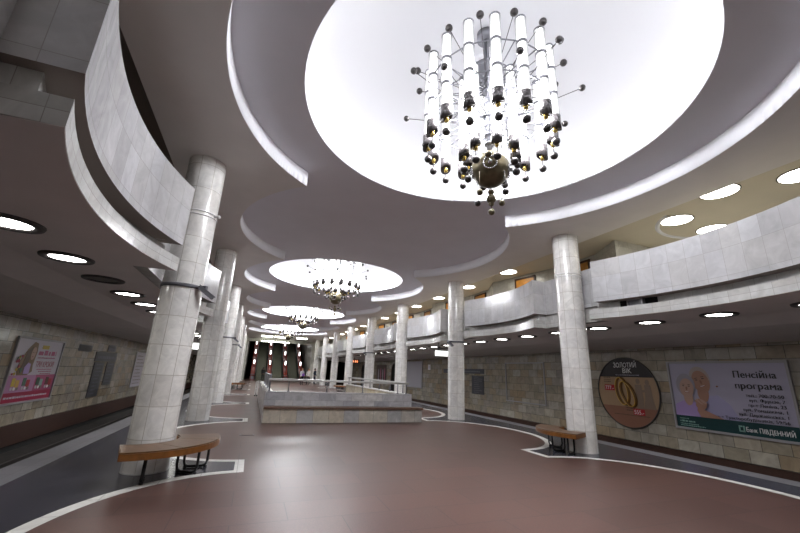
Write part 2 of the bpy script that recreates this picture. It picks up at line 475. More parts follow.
# ------------------------------------------------------------------ ceilings over the balconies and over the platforms, back walls
ZB = 5.62
def back_poly(k):
    y0 = 7.3+BAY*(k-1)
    return [(9.40, y0), (10.02, y0+1.25), (10.02, y0+3.1), (9.41, y0+6.0), (9.40, y0+BAY)]
back = [(11.45, YBACK), (11.45, 7.28)]
for k in range(1, 9): back += back_poly(k)[:-1]
back = [p for p in back if p[1] < YEND-.2] + [(9.42, YEND)]
ndoor = 0
for side, g in (('left', lambda x: mir(x)), ('right', lambda x: x)):
    f0 = mir(FOLD) if side == 'right' else FOLD
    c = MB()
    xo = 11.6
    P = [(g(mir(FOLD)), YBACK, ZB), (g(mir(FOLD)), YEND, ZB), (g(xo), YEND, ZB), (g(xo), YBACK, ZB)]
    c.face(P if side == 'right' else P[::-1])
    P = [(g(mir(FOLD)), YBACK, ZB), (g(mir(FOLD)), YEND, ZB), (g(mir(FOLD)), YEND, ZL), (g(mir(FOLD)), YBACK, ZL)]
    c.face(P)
    struct('ceiling_balcony_'+side, c, 'balcony_ceiling_paint' if side == 'right' else 'balcony_ceiling_shaded')
    w = MB(); u = 0
    for a, b in zip(back, back[1:]):
        d = math.hypot(b[0]-a[0], b[1]-a[1])
        w.face([(g(a[0]), a[1], 3.2), (g(b[0]), b[1], 3.2), (g(b[0]), b[1], ZB+.05), (g(a[0]), a[1], ZB+.05)],
               [(u, 3.2), (u+d, 3.2), (u+d, ZB), (u, ZB)]); u += d
    struct('wall_balcony_'+side, w, 'balcony_marble')
    # doors onto the balcony, two to a bay
    for k in range(1, 8):
        b = back_poly(k); y0 = b[0][1]
        for (p, q, f, w_) in ((b[1], b[2], .38, .86), (b[2], b[3], .44, .86)):
            if p[1] > YEND-5: continue
            ndoor += 1
            dx, dy = q[0]-p[0], q[1]-p[1]; L = math.hypot(dx, dy); dx /= L; dy /= L
            cx_, cy_ = p[0]+dx*L*f, p[1]+dy*L*f
            ang = math.atan2(dy, dx) if side == 'right' else math.atan2(dy, -dx)
            M4 = Matrix.Translation((g(cx_), cy_, 3.45)) @ Matrix.Rotation(ang, 4, 'Z')
            dm = MB(); dm.box(-w_/2, w_/2, -.03, .03, 0, 2.0, 0, M4)
            dm.box(-w_/2-.07, -w_/2, -.05, .05, 0, 2.07, 1, M4).box(w_/2, w_/2+.07, -.05, .05, 0, 2.07, 1, M4).box(-w_/2-.07, w_/2+.07, -.05, .05, 2.0, 2.07, 1, M4)
            struct(f'door_{ndoor}', dm, ['door_wood', 'door_frame_wood'])
            if side == 'right' and k == 1 and f == .38:
                sg = MB(); M5 = M4 @ Matrix.Translation((.05, .045, 1.72)); sg.box(-.13, .13, -.01, .012, -.16, .16, 0, M5)
                tag(sg.build('door_sign', 'violet_sign'), 'small violet sign on the orange balcony door beside the nearest right column', 'sign')
    # platform soffit: level over the platform, falling towards the track wall
    s = MB()
    sl = (lambda x: x) if side == 'left' else mir
    ZS = 3.085
    for (x0_, z0_, x1_, z1_) in ((-3.45, ZS, -2.0, ZS), (-4.1, 2.93, -3.45, ZS), (-6.6, 2.80, -4.1, 2.93)):
        P = [(sl(x0_), YBACK, z0_), (sl(x1_), YBACK, z1_), (sl(x1_), YEND, z1_), (sl(x0_), YEND, z0_)]
        s.face(P[::-1] if side == 'left' else P)
    struct('ceiling_platform_'+side, s, 'soffit_paint')
    s = MB(); T = [(sl(-8.4), YBACK, 3.45), (sl(-2.0), YBACK, 3.45), (sl(-2.0), YEND, 3.45), (sl(-8.4), YEND, 3.45)]
    s.face(T if side == 'left' else T[::-1])
    struct('floor_balcony_'+side, s, 'balcony_marble')

# ------------------------------------------------------------------ BALCONY FRONTS
def arc(yc, half, sag, xend, n=22, off=0.0):
    R = (half*half+sag*sag)/(2*sag); cx_ = xend-sag+R
    a = math.asin(half/R)
    out = []
    for j in range(n+1):
        t = -a+2*a*j/n
        out.append((cx_-(R+off)*math.cos(t), yc+(R)*math.sin(t)))
    return out
def front_solid(mb, pts, xback, z0, z1, g):
    """a wall whose hall face follows pts (growing y), returning square to xback at both ends"""
    inner = [(p[0]-.16, p[1]) for p in pts]
    plan = list(pts) + [(xback, pts[-1][1]), (xback, pts[-1][1]-.15)]
    plan += [(x, y) for x, y in reversed(inner) if pts[0][1]+.16 < y < pts[-1][1]-.16 ]
    plan += [(xback, pts[0][1]+.15), (xback, pts[0][1])]
    plan = [(g(x), y) for x, y in plan]
    if g(0) == 0: pass
    else: plan = plan[::-1]
    # anticlockwise check
    A = sum(plan[i][0]*plan[(i+1) % len(plan)][1]-plan[(i+1) % len(plan)][0]*plan[i][1] for i in range(len(plan)))
    if A < 0: plan = plan[::-1]
    mb.prism(plan, z0, z1, bottom_mi=1)
    return mb
def block(mb, x0, x1, y0, y1, z0, z1, g):
    a, b = g(x0), g(x1); return mb.box(min(a, b), max(a, b), y0, y1, z0, z1)
XGAP = -1.80
for side, g in (('left', lambda x: x), ('right', mir)):
    for k, c in enumerate(YC):
        who = f'{ORD[k]} curved marble balcony bay along the {side} side of the hall'
        if k == 0: who = f'large curved marble balcony bay nearest the camera on the {side}'
        elif k == 7: who = f'small curved marble balcony bay farthest away on the {side}, by the escalators'
        t = thing('balcony', who, 'balcony', (g(-1.7), c, 3.085), 0, 'marble balcony bays')
        inv = Matrix.Translation((-g(-1.7), -c, -3.085))
        pp = arc(c+.28, 1.965, .36, -1.33); ff = arc(c+.42, 2.035, .37, -1.375)
        rr = [(max(x-.22, -1.93), y) for x, y in arc(c+.40, 1.98, .36, -1.375)]
        if k == 0 and side == 'right':
            for P_ in (pp, ff, rr): P_.insert(0, (P_[0][0]+.10, P_[0][1]-.45))
        for nm, pts, z0, z1, mt in (('parapet', pp, 3.475, 4.5, 'parapet_marble'), ('fascia', ff, 3.085, 3.305, 'fascia_marble'), ('recess_band', rr, 3.305, 3.475, 'fascia_marble')):
            if nm == 'recess_band':
                pl_ = [(g(x), y) for x, y in pts+[(-1.985, pts[-1][1]), (-1.985, pts[0][1])]]
                b_ = MB(); b_.prism(pl_ if side == 'left' else pl_[::-1], z0, z1)
            else: b_ = front_solid(MB(), pts, -1.98, z0, z1, g)
            o = b_.build(nm, [mt, 'underside_brown' if nm == 'parapet' else mt], t); o.matrix_parent_inverse = inv
        lp = [(g(x), y) for x, y in [(p[0]-.02, p[1]) for p in pp]+[(-1.985, pp[-1][1]-.02), (-1.985, pp[0][1]+.02)]]
        o = MB().prism(lp if side == 'left' else lp[::-1], 3.478, 3.51).build('ledge', 'underside_brown', t); o.matrix_parent_inverse = inv
        # underside closing the curved lip back to the platform ceiling
        u = MB(); plan = [(g(x), y) for x, y in [(p[0]-.004, p[1]) for p in ff] + [(-1.995, ff[-1][1]-.03), (-1.995, ff[0][1]+.03)]]
        A = sum(plan[i][0]*plan[(i+1) % len(plan)][1]-plan[(i+1) % len(plan)][0]*plan[i][1] for i in range(len(plan)))
        u.prism(plan if A > 0 else plan[::-1], 3.081, 3.12)
        o = u.build('soffit', 'soffit_paint', t); o.matrix_parent_inverse = inv
        # straight link behind the column
        y0 = c+.28+1.965
        lt = thing('balcony_link', f'short straight marble parapet behind the {ORD[k]} {side} column', 'parapet', (g(XGAP), y0, 3.085), 0, 'short parapets behind the columns')
        inv = Matrix.Translation((-g(XGAP), -y0, -3.085))
        for nm, z0, z1, of, mt, e0, e1 in (('parapet', 3.475, 4.5, 0, 'parapet_marble', 2.247, 1.687), ('fascia', 3.085, 3.305, 0, 'fascia_marble', 2.457, 1.617), ('recess_band', 3.305, 3.475, -.07, 'fascia_marble', 2.382, 1.582)):
            o = block(MB(), -1.98, XGAP+of, c+e0, YEND-.01 if k == 7 else c+BAY-e1, z0, z1, g).build(nm, mt, lt); o.matrix_parent_inverse = inv
    # straight parapet that carries on behind the photographer
    lt = thing('balcony_link', f'straight marble parapet running back past the camera on the {side}', 'parapet', (g(XGAP), YBACK, 3.085), 0)
    inv = Matrix.Translation((-g(XGAP), -YBACK, -3.085)); ye = YC[0]+.28-1.965-.002-(.45 if side == 'right' else 0)
    for nm, z0, z1, of, mt in (('parapet', 3.475, 4.5, 0, 'parapet_marble'), ('fascia', 3.09, 3.305, 0, 'fascia_marble'), ('recess_band', 3.305, 3.475, -.07, 'fascia_marble')):
        o = block(MB(), -1.98, XGAP+of, YBACK+.01, ye, z0, z1, g).build(nm, mt, lt); o.matrix_parent_inverse = inv

# dark slot in the recess of the right front bay with a grey box in it
t = thing('slot_speaker', 'grey framed box in a dark slot under the nearest right balcony parapet', 'speaker', (7.9, 5.8, 3.31))
inv = Matrix.Translation((-7.9, -5.8, -3.31))
def on_arc(y, off):   # x of the right recess band at y
    R = (1.98**2+.36**2)/(2*.36); cx_ = -1.375-.36+R
    return mir(max(cx_-math.sqrt(R*R-(y-YC[0]-.40)**2)-.22, -1.93)-off)
s = MB()
yy = [5.48+.1*i for i in range(9)]
for a, b in zip(yy, yy[1:]):
    s.face([(on_arc(a, -.012), a, 3.308), (on_arc(b, -.012), b, 3.308), (on_arc(b, -.012), b, 3.472), (on_arc(a, -.012), a, 3.472)])
o = s.build('slot', 'black_void', t); o.matrix_parent_inverse = inv
b = MB(); xa = on_arc(5.9, -.03); 
b.box(xa-.06, xa+.04, 5.74, 6.08, 3.32, 3.465)
o = b.build('housing', 'sign_grey_box', t); o.matrix_parent_inverse = inv
b = MB()
b.box(xa-.085, xa-.06, 5.72, 6.10, 3.308, 3.33).box(xa-.085, xa-.06, 5.72, 6.10, 3.455, 3.475).box(xa-.085, xa-.06, 5.72, 5.745, 3.31, 3.475).box(xa-.085, xa-.06, 6.075, 6.10, 3.31, 3.475)
o = b.build('frame', 'frame_alu', t); o.matrix_parent_inverse = inv

# ------------------------------------------------------------------ COLUMNS
col_mesh = MB(); col_mesh.lathe([(.325, 0), (.325, ZL)], 40, uvr=.325*1.0)
base = MB(); base.lathe([(.331, 0), (.331, .012), (.327, .016)], 40)
proto = None
for k, yk in enumerate(COLY):
    for side, x in (('left', CLX), ('right', CRX)):
        if k == 0: lab = f'big white marble column nearest the camera on the {side}, bench at its foot'
        elif k == 7: lab = f'small white marble column farthest back in the {side} row by the escalators'
        else: lab = f'round white marble column, {ORD[k]} from the camera in the {side} row'
        if proto is None:
            t = thing('column', lab, 'column', (x, yk, 0), 0, 'marble columns of the hall')
            col_mesh.build('shaft', 'column_marble', t); base.build('foot', 'fascia_marble', t)
            proto = t
        else:
            t = copy_tree(proto); t.location = (x, yk, 0); t.rotation_euler = (0, 0, k*.9+(.4 if side == 'right' else 0)); t['label'] = lab
for side, x in (('left', CLX), ('right', CRX)):
    t = thing('wire_band', f'two thin white cable bands round the upper part of the nearest {side} column', 'cable', (x, COLY[0], 4.25), 0)
    for dz in (.0, .07):
        w = MB(); w.tube([(.333*math.cos(2*PI*j/32), .333*math.sin(2*PI*j/32), dz+.02*math.sin(2*PI*j/32)) for j in range(32)], .011, 6, closed=True)
        w.build('cable', 'white_wire', t)
    if side == 'left':
        w = MB(); a = -.45; w.cyl((.33*math.cos(a), .33*math.sin(a), .03), (.42*math.cos(a), .42*math.sin(a), .02), .02, 8); w.ball((.42*math.cos(a), .42*math.sin(a), .02), .035)
        w.build('sensor', 'white_wire', t)

# clamp bands with a small camera or lamp arm
def cam_bracket(x, yk, a, lab):
    t = thing('camera_bracket', lab, 'camera', (x, yk, 2.88), a, 'grey cameras clamped to the columns')
    b = MB(); b.lathe([(.326, 0), (.345, 0), (.345, .06), (.326, .06)], 32); b.build('clamp_band', 'band_grey', t)
    b = MB(); b.box(.33, .48, -.03, .03, .0, .06); b.cyl((.46, 0, .03), (.46, 0, -.06), .025, 8); b.build('arm', 'band_grey', t)
    b = MB(); M4 = Matrix.Translation((.47, 0, -.05)) @ Matrix.Rotation(-a, 4, 'Z') @ Matrix.Rotation(.62, 4, 'Y')
    b.box(-.13, .16, -.04, .04, -.03, .03, 0, M4); b.box(-.15, .18, -.055, .055, .03, .042, 0, M4)
    o = b.build('housing', 'camera_grey', t)
    b = MB(); b.box(.16, .168, -.03, .03, -.02, .02, 0, M4); b.build('lens_window', 'black_steel', o)
cam_bracket(CLX, COLY[0], -.55, 'grey camera on an arm clamped to the nearest left column')
cam_bracket(CLX, COLY[2], -.4, 'grey camera clamped to the third left column')
cam_bracket(CLX, COLY[3], -.4, 'grey camera clamped to the fourth left column')
cam_bracket(CRX, COLY[1], PI+.5, 'grey camera clamped to the second right column')
cam_bracket(CRX, COLY[3], PI+.3, 'grey camera clamped to the fourth right column')

# ------------------------------------------------------------------ BENCHES round the columns
def bench(name_label, x, y, a_mid, half=.925):
    t = thing('bench', name_label, 'bench', (x, y, 0), a_mid, 'curved wooden benches at the columns')
    Ri, Ro, zt, th = .56, 1.15, .47, .085
    ox, oy, hi = -.094, -.127, half*1.27
    n = 8
    def board(f0, f1, gap, grow, z0, z1, nm, mt):
        plan = []
        for j in range(n*3+1):
            a = half*(f0+(f1-f0)*j/(n*3)); plan.append((ox+(Ro+grow)*math.cos(a), oy+(Ro+grow)*math.sin(a)))
        for j in range(n*3+1):
            a = hi*(f1+(f0-f1)*j/(n*3)); plan.append((ox+(Ri-grow)*math.cos(a), oy+(Ri-grow)*math.sin(a)))
        s = MB(); s.prism(plan, z0, z1); s.build(nm, mt, t, bevel=.004)
    for f0, f1 in ((-1, -.3), (-.294, .40), (.406, 1)): board(f0, f1, 0, 0, zt-.02, zt, 'seat_board', 'bench_wood')
    board(-1, 1, 0, .006, zt-th-.02, zt-.021, 'edge_frame', 'bench_edge_wood')
    for a in (-.80, .12, .66):
        l = MB(); O_ = Vector((0, 0, 0)); d = Vector((math.cos(a), math.sin(a), 0)); q = Vector((-math.sin(a), math.cos(a), 0))
        zl = zt-th-.02
        P = [d*.52+Vector((0, 0, zl)), d*.52+Vector((0, 0, .10)), d*.54+Vector((0, 0, .045)), d*.59+Vector((0, 0, .022)),
             d*.79+Vector((0, 0, .022)), d*.84+Vector((0, 0, .045)), d*.86+Vector((0, 0, .10)), d*.86+Vector((0, 0, zl))]
        P = [p+O_ for p in P]; l.tube(P, .021, 8)
        l.cyl(d*.55, d*.55+Vector((0, 0, .03)), .03, 8); l.cyl(d*.84, d*.84+Vector((0, 0, .03)), .03, 8)
        l.build('leg', 'black_steel', t)
    return t
bench('curved wooden bench with black tube legs at the nearest left column', CLX, COLY[0], math.radians(-35))
bench('curved wooden bench with black tube legs at the nearest right column', CRX, COLY[0], math.radians(164)).scale = (.93, .93, 1)
bench('small far wooden bench at the fifth left column, left of the stairwell wall', CLX, COLY[4], math.radians(-30))
bench('small far wooden bench at the fifth right column, seen behind the stairwell rail', CRX, COLY[4], math.radians(200))

# ------------------------------------------------------------------ CHANDELIERS
def chandelier():
    t = thing('chandelier', 'x', 'chandelier', (X0, LAMPY[0], 4.8), 0, 'chandeliers under the domes')
    s = MB(); s.cyl((0, 0, .2), (0, 0, 2.76), .045, 12); s.cyl((0, 0, 1.9), (0, 0, 1.96), .28, 24); s.cyl((0, 0, 2.62), (0, 0, 2.765), .16, 16)
    for z in (.45, .62, .8, 1.0, 1.25, 1.5, 1.75): s.cyl((0, 0, z), (0, 0, z+.03), .085, 12)
    s.build('stem', 'silver_metal', t)
    a_ = MB()
    for z, r in ((.72, .42), (1.72, .42), (1.0, 1.0), (1.55, 1.0)):
        a_.tube([(r*math.cos(2*PI*j/32), r*math.sin(2*PI*j/32), z) for j in range(32)], .012, 6, closed=True)
    for j in range(16):
        an = 2*PI*(j+.5)/16; c_, s_ = math.cos(an), math.sin(an)
        for z in (1.0, 1.55): a_.cyl((.05*c_, .05*s_, z), (1.0*c_, 1.0*s_, z), .011, 6)
        if j % 2 == 0:
            for z in (.72, 1.72): a_.cyl((.05*c_, .05*s_, z), (.42*c_, .42*s_, z), .011, 6)
            a_.cyl((.28*c_, .28*s_, .5), (.28*c_, .28*s_, 1.9), .011, 6)
    a_.build('arm_frame', 'silver_metal', t)
    h = MB(); h.ball((0, 0, 0), .30, 32, 18); h.build('hub', 'bronze', t)
    for j in range(4):
        p = MB()
        an = 2*PI*j/4+math.radians(-125); d = Vector((math.cos(an)*.8, math.sin(an)*.8, -.10)).normalized()
        M4 = d.to_track_quat('Z', 'Y').to_matrix().to_4x4()
        p.lathe([(.11, .24), (.11, .295), (.095, .30), (.085, .285), (.08, .28), (.03, .28), (.03, .34), (0, .345)], 20, M4=M4)
        p.build('porthole', 'chrome', t)
    # outer glass tubes and inner ones
    def glass(R, an, zb, r, n):
        x, y = R*math.cos(an), R*math.sin(an)
        g = MB(); sl = .44
        for q in range(n):
            z = zb+q*(sl+.03)
            g.lathe([(r*.55, z-.012), (r*.93, z), (r, z+.03), (r, z+sl-.03), (r*.93, z+sl), (r*.55, z+sl+.012), (0, z+sl+.02)], 14, x, y)
        z = zb+n*(sl+.03)-.02
        o = g.build('glass_tube', 'lamp_glass', t)
        k_ = MB(); k_.lathe([(r*1.03, z-.04), (r*1.03, z), (r*.6, z+.02), (0, z+.025)], 14, x, y); k_.build('top_cover', 'silver_metal', o)
        for q in range(1, n):
            zz = zb+q*(sl+.03)-.015
            k_ = MB(); k_.lathe([(r*.8, zz-.022), (r*1.02, zz-.02), (r*1.02, zz+.02), (r*.8, zz+.022)], 14, x, y); k_.build('collar', 'silver_metal', o)
        c_ = MB(); rc = r*1.12
        for q in range(14):      # metal cup cut off at a slant
            t0, t1 = 2*PI*q/14, 2*PI*(q+1)/14
            lo = lambda tt: zb-.16-.05*math.cos(tt-an+.5)
            zt_ = zb+.05
            P = [(x+rc*math.cos(t0), y+rc*math.sin(t0)), (x+rc*math.cos(t1), y+rc*math.sin(t1))]
            c_.face([(*P[0], lo(t0)), (*P[1], lo(t1)), (*P[1], zt_), (*P[0], zt_)], smooth=True)
            c_.face([(x, y, zb-.12), (*P[1], lo(t1)), (*P[0], lo(t0))])
            c_.face([(*P[0], zt_), (*P[1], zt_), (x+r*.98*math.cos(t1), y+r*.98*math.sin(t1), zt_), (x+r*.98*math.cos(t0), y+r*.98*math.sin(t0), zt_)])
        c_.build('end_cap', 'cap_metal', o)
        f_ = MB(); f_.lathe([(0, zb-.225), (r*.35, zb-.215), (r*.45, zb-.15)], 10, x, y); f_.build('reflector', 'gold_foil', o)
        b_ = MB(); b_.cyl((x, y, zb-.05), (x, y, zb-.34), .006, 5); b_.ball((x, y, zb-.38), .062, 12, 8)
        b_.build('pendant_ball', 'dark_bronze', o)
    for j in range(16): glass(1.0, 2*PI*j/16+math.radians(-5), .60, .083, 3)
    for j in range(8): glass(.42, 2*PI*j/8+math.radians(-20), .36, .078, 3)
    for j in range(8):
        an = 2*PI*j/8+math.radians(6.25)
        ld = bpy.data.lights.get('added_spot') or bpy.data.lights.new('added_spot', 'SPOT')      # added downward spot standing in for the tubes' light, keeping off the dome
        ld.energy = ADDED_SPOT; ld.shadow_soft_size = .17; ld.color = (.96, .97, 1); ld.spot_size = PI; ld.spot_blend = 0
        lo_ = bpy.data.objects.new('added_spot', ld); C.objects.link(lo_); lo_.parent = t
        lo_.location = (.71*math.cos(an), .71*math.sin(an), .95+.35*(j % 2))
    # rods that stand out with balls at their ends
    for j in range(16):
        an = 2*PI*(j+.5)/16+math.radians(-5)
        for (z0, z1, R1, rb) in ((1.66, 1.80, 1.22, .058), (1.1, 1.0 if j % 2 else 1.25, 1.33 if j % 2 else 1.45, .052)):
            if z0 == 1.1 and j % 3 == 1: continue
            r_ = MB(); c_, s_ = math.cos(an), math.sin(an)
            r_.cyl((.3*c_, .3*s_, z0-.2), (R1*c_, R1*s_, z1), .006, 5); r_.ball((R1*c_, R1*s_, z1), rb, 12, 8)
            r_.build('rod_ball', 'dark_bronze', t)
    for j in range(9):
        d_ = MB()
        if j == 0:
            d_.cyl((0, 0, -.28), (0, 0, -.72), .009, 6); d_.ball((0, 0, -.40), .05); d_.ball((0, 0, -.52), .075); d_.ball((0, 0, -.60), .045); d_.ball((0, 0, -.74), .052)
        elif j < 5:
            an = 2*PI*j/4+.3; x, y = .27*math.cos(an), .27*math.sin(an)
            d_.cyl((x*.8, y*.8, -.15), (x, y, -.15), .012, 6); d_.cyl((x, y, -.15), (x, y, -.46), .006, 5); d_.ball((x, y, -.50), .05)
        else:
            an = 2*PI*j/4+.9; x, y = .42*math.cos(an), .42*math.sin(an)
            d_.cyl((x*.6, y*.6, .05), (x, y, .02), .01, 6); d_.ball((x, y, .02), .055)
        d_.build('drop_ball', 'dark_bronze' if j % 2 else 'bronze', t)
    return t
ch = chandelier()
CL = ['huge chandelier of glass tubes hanging under the dome nearest the camera', 'chandelier of glass tubes under the second dome, above the stairwell wall',
      'small chandelier of glass tubes under the third dome', 'smallest chandelier, in front of the escalators under the farthest dome']
for i, c in enumerate(LAMPY):
    o = ch if i == 0 else copy_tree(ch)
    o.location = (X0, c, 4.8); o['label'] = CL[i]; o.rotation_euler = (0, 0, i*.07)

# ------------------------------------------------------------------ DOWNLIGHTS
def downlight(r_in, r_out, mat_, cat_group, z_thick=.03):
    t = thing('downlight', 'x', 'ceiling light', (0, 0, 0), 0, cat_group)
    r = MB(); r.lathe([(r_in, -.012), (r_in+.01, -z_thick), (r_out-.01, -z_thick), (r_out, -.012), (r_out, .01)][::-1], 28)
    r.build('rim', 'dark_rim', t)
    d = MB(); d.lathe([(0, -.016), (r_in*.6, -.016), (r_in+.005, -.010)][::-1], 28)
    d.build('diffuser', mat_, t)
    return t
GA = 'round lights in the platform soffits'
pl = downlight(.225, .335, 'down_light', GA)
pd = downlight(.225, .335, 'dead_lamp', GA)
used = {id(pl): False, id(pd): False}
def place(proto, loc, lab):
    o = proto if not used[id(proto)] else copy_tree(proto)
    used[id(proto)] = True
    o.location = loc; o['label'] = lab
    return o
for side, x, off in (('left', -2.82, 5.27), ('right', 9.10, 4.88)):
    n = 0
    k = -1
    while True:
        yk = off+1.5175*k; k += 1
        if yk > YEND-2: break
        dead = side == 'left' and k == 3
        lab = f'round platform downlight with dark rim, {ORD[n]} along the {side} soffit from the camera'
        if dead: lab = 'unlit dark downlight between lit ones in the left platform soffit'
        place(pd if dead else pl, (x, yk, 3.085), lab); n += 1
GB = 'round lights in the balcony ceilings'
ul = downlight(.33, .36, 'upper_light', GB, .02); used[id(ul)] = False
ub = [(8.82, 4.27, 'large ceiling light cut by the ceiling edge above the nearest right balcony'),
      (9.53, 5.62, 'round ceiling light over the right balcony, inner one of the close pair'),
      (10.9, 5.60, 'round ceiling light over the right balcony, outer one of the close pair'),
      (9.42, 3.20, 'ceiling light at the right edge of the photo above the balcony')]
for i in range(13):
    ub.append((8.88, 11.62+3.02*i, f'round light in the right balcony ceiling, {ORD[i]} beyond the nearest right column'))
for x, yv, lab in ub: place(ul, (x, yv, ZB), lab)
r = MB(); r.lathe([(1.40, ZB-.002), (1.43, ZB-.035), (1.48, ZB-.035), (1.51, ZB-.002)][::-1], 48, 10.4, 4.95, a0=.3, a1=2.75)
tag(r.build('ceiling_moulding', 'ring_plaster'), 'thin curved white moulding around the pair of balcony ceiling lights', 'moulding')

# ------------------------------------------------------------------ STAIRWELL PARAPET in the middle of the hall
t = thing('stairwell_wall', 'low grey marble wall around the stairwell in the middle of the hall', 'wall', (X0, 12.65, 0))
inv = Matrix.Translation((-X0, -12.65, 0))
def bp(mb, name, mt, **k):
    o = mb.build(name, mt, t, **k); o.matrix_parent_inverse = inv; return o
bp(MB().box(.48, 5.77, 12.66, 13.05, 0, .405), 'bench_base', 'booth_base_marble')
bp(MB().box(.56, 5.52, 13.02, 13.22, 0, .90), 'front_wall', 'booth_marble')
bp(MB().box(.50, .72, 13.05, 22.4, 0, .86), 'side_wall', 'booth_marble')
bp(MB().box(5.30, 5.50, 13.05, 22.4, 0, .86), 'side_wall', 'booth_inner_marble')
bp(MB().box(.54, .74, 13.06, 22.4, .86, .90).box(5.28, 5.53, 13.2, 22.4, .86, .90), 'coping', 'white_marble_inlay')
tb = MB().box(.50, 5.80, 12.60, 13.02, .405, .475)
tag(tb.build('wall_bench', 'bench_plank', bevel=.006), 'long brown plank bench along the front of the stairwell wall', 'bench')
# steel railing on the front
t = thing('handrail', 'steel railing on top of the front of the stairwell wall', 'railing', (X0, 13.1, .9))
inv = Matrix.Translation((-X0, -13.1, -.9))
o = MB().box(.55, 5.42, 13.06, 13.14, 1.225, 1.295).build('top_rail', 'steel_rail', t, bevel=.01); o.matrix_parent_inverse = inv
for x in (.62, 1.2, 2.45, 3.7, 5.0, 5.33):
    p = MB(); p.cyl((x, 13.1, .90), (x, 13.1, 1.27), .018, 8); p.cyl((x, 13.1, .90), (x, 13.1, .92), .04, 10)
    o = p.build('post', 'silver_metal', t); o.matrix_parent_inverse = inv
t = thing('handrail', 'steel railing on posts along the right side of the stairwell', 'railing', (5.4, 13.3, .9))
inv = Matrix.Translation((-5.4, -13.3, -.9))
o = MB().box(5.36, 5.44, 13.25, 22.3, 1.225, 1.295).build('top_rail', 'steel_rail', t, bevel=.01); o.matrix_parent_inverse = inv
for j in range(7):
    yv = 13.6+1.43*j
    p = MB(); p.cyl((5.4, yv, .90), (5.4, yv, 1.27), .018, 8); p.cyl((5.4, yv, .90), (5.4, yv, .92), .04, 10)
    o = p.build('post', 'silver_metal', t); o.matrix_parent_inverse = inv
t = thing('handrail', 'railing with grey metal panel along the left side of the stairwell', 'railing', (.62, 13.3, .9))
inv = Matrix.Translation((-.62, -13.3, -.9))
o = MB().box(.59, .65, 13.25, 18.6, 1.36, 1.41).build('top_rail', 'grey_plate', t, bevel=.01); o.matrix_parent_inverse = inv
o = MB().box(.61, .63, 13.3, 18.5, .98, 1.34).build('panel', 'grey_plate', t); o.matrix_parent_inverse = inv
for yv in (13.3, 15.0, 16.8, 18.5):
    o = MB().box(.595, .645, yv-.03, yv+.03, .90, 1.36).build('post', 'grey_plate', t); o.matrix_parent_inverse = inv
# white folding barrier on black feet left of the stairwell
t = thing('barrier', 'narrow white folding barrier on black feet left of the stairwell wall', 'barrier', (.36, 24.4, 0))
b = MB()
for dx, y0, y1 in ((0, 0, .25), (.12, .0, .35)):
    b.box(dx-.02, dx+.02, y0, y0+.04, .06, .82)
b.box(-.02, .14, 0, .04, .78, .83); b.box(-.02, .14, 0, .04, .4, .44)
for i in range(4): b.box(.10, .14, .2+i*.5, .24+i*.5, .06, .80)
b.box(.10, .14, 0, 1.8, .78, .82); b.box(.10, .14, 0, 1.8, .2, .24)
b.build('frame', 'white_wire', t)
for x, yv in ((0, .02), (.12, .02), (.12, .72), (.12, 1.72)):
    f = MB(); f.box(x-.035, x+.035, yv-.06, yv+.06, 0, .07); f.build('foot', 'black_steel', t)

# floor drain plate
d = MB(); d.box(-.06, .28, 10.48, 10.66, 0.001, .006); d.box(-.03, .25, 10.50, 10.64, .006, .009, 1)
tag(d.build('floor_hatch', ['edge_granite', 'red_granite']), 'small metal hatch plate set in the red floor in front of the stairwell', 'hatch')

# ------------------------------------------------------------------ FAR END: walls, lamps, escalators
EX = (.20, 2.30, 4.40, 6.50)
w = MB(); w.box(-3.3, -.85, YEND, YEND+.3, 0, 6.0); struct('wall_end_left', w, 'balcony_marble')
w = MB(); w.box(7.5, 9.6, YEND, YEND+.3, 0, 6.0); struct('wall_end_right', w, 'balcony_marble')
w = MB(); w.box(-9, -3.3, YEND, YEND+.3, 3.0, 6.0).box(9.6, 14, YEND, YEND+.3, 3.0, 6.0); struct('wall_end_upper', w, 'balcony_marble')
SL = math.tan(math.radians(30))
yE, yT = YEND+1.2, YEND+24
for nm, x in (('wall_escalator_left', -1.15), ('wall_escalator_right', 7.5)):
    w = MB(); w.box(x, x+.3, YEND+.31, yT, 0, 18); struct(nm, w, 'balcony_marble')
w = MB(); w.face([(-.85, YEND, 5.0), (7.5, YEND, 5.0), (7.5, yT, 5.0+(yT-YEND)*SL), (-.85, yT, 5.0+(yT-YEND)*SL)]); struct('ceiling_escalator', w, 'tunnel_plaster')
w = MB(); w.box(-1.2, 7.8, yT, yT+.2, 0, 18); struct('wall_escalator_end', w, 'tunnel_plaster')
w = MB(); w.face([(-.9, YEND, 0), (7.6, YEND, 0), (7.6, yT, 0), (-.9, yT, 0)]); struct('floor_escalator', w, 'red_granite')
w = MB(); w.box(-.84, 7.49, YEND, YEND+.15, 5.0, 6.0); struct('wall_over_escalators', w, 'balcony_marble')
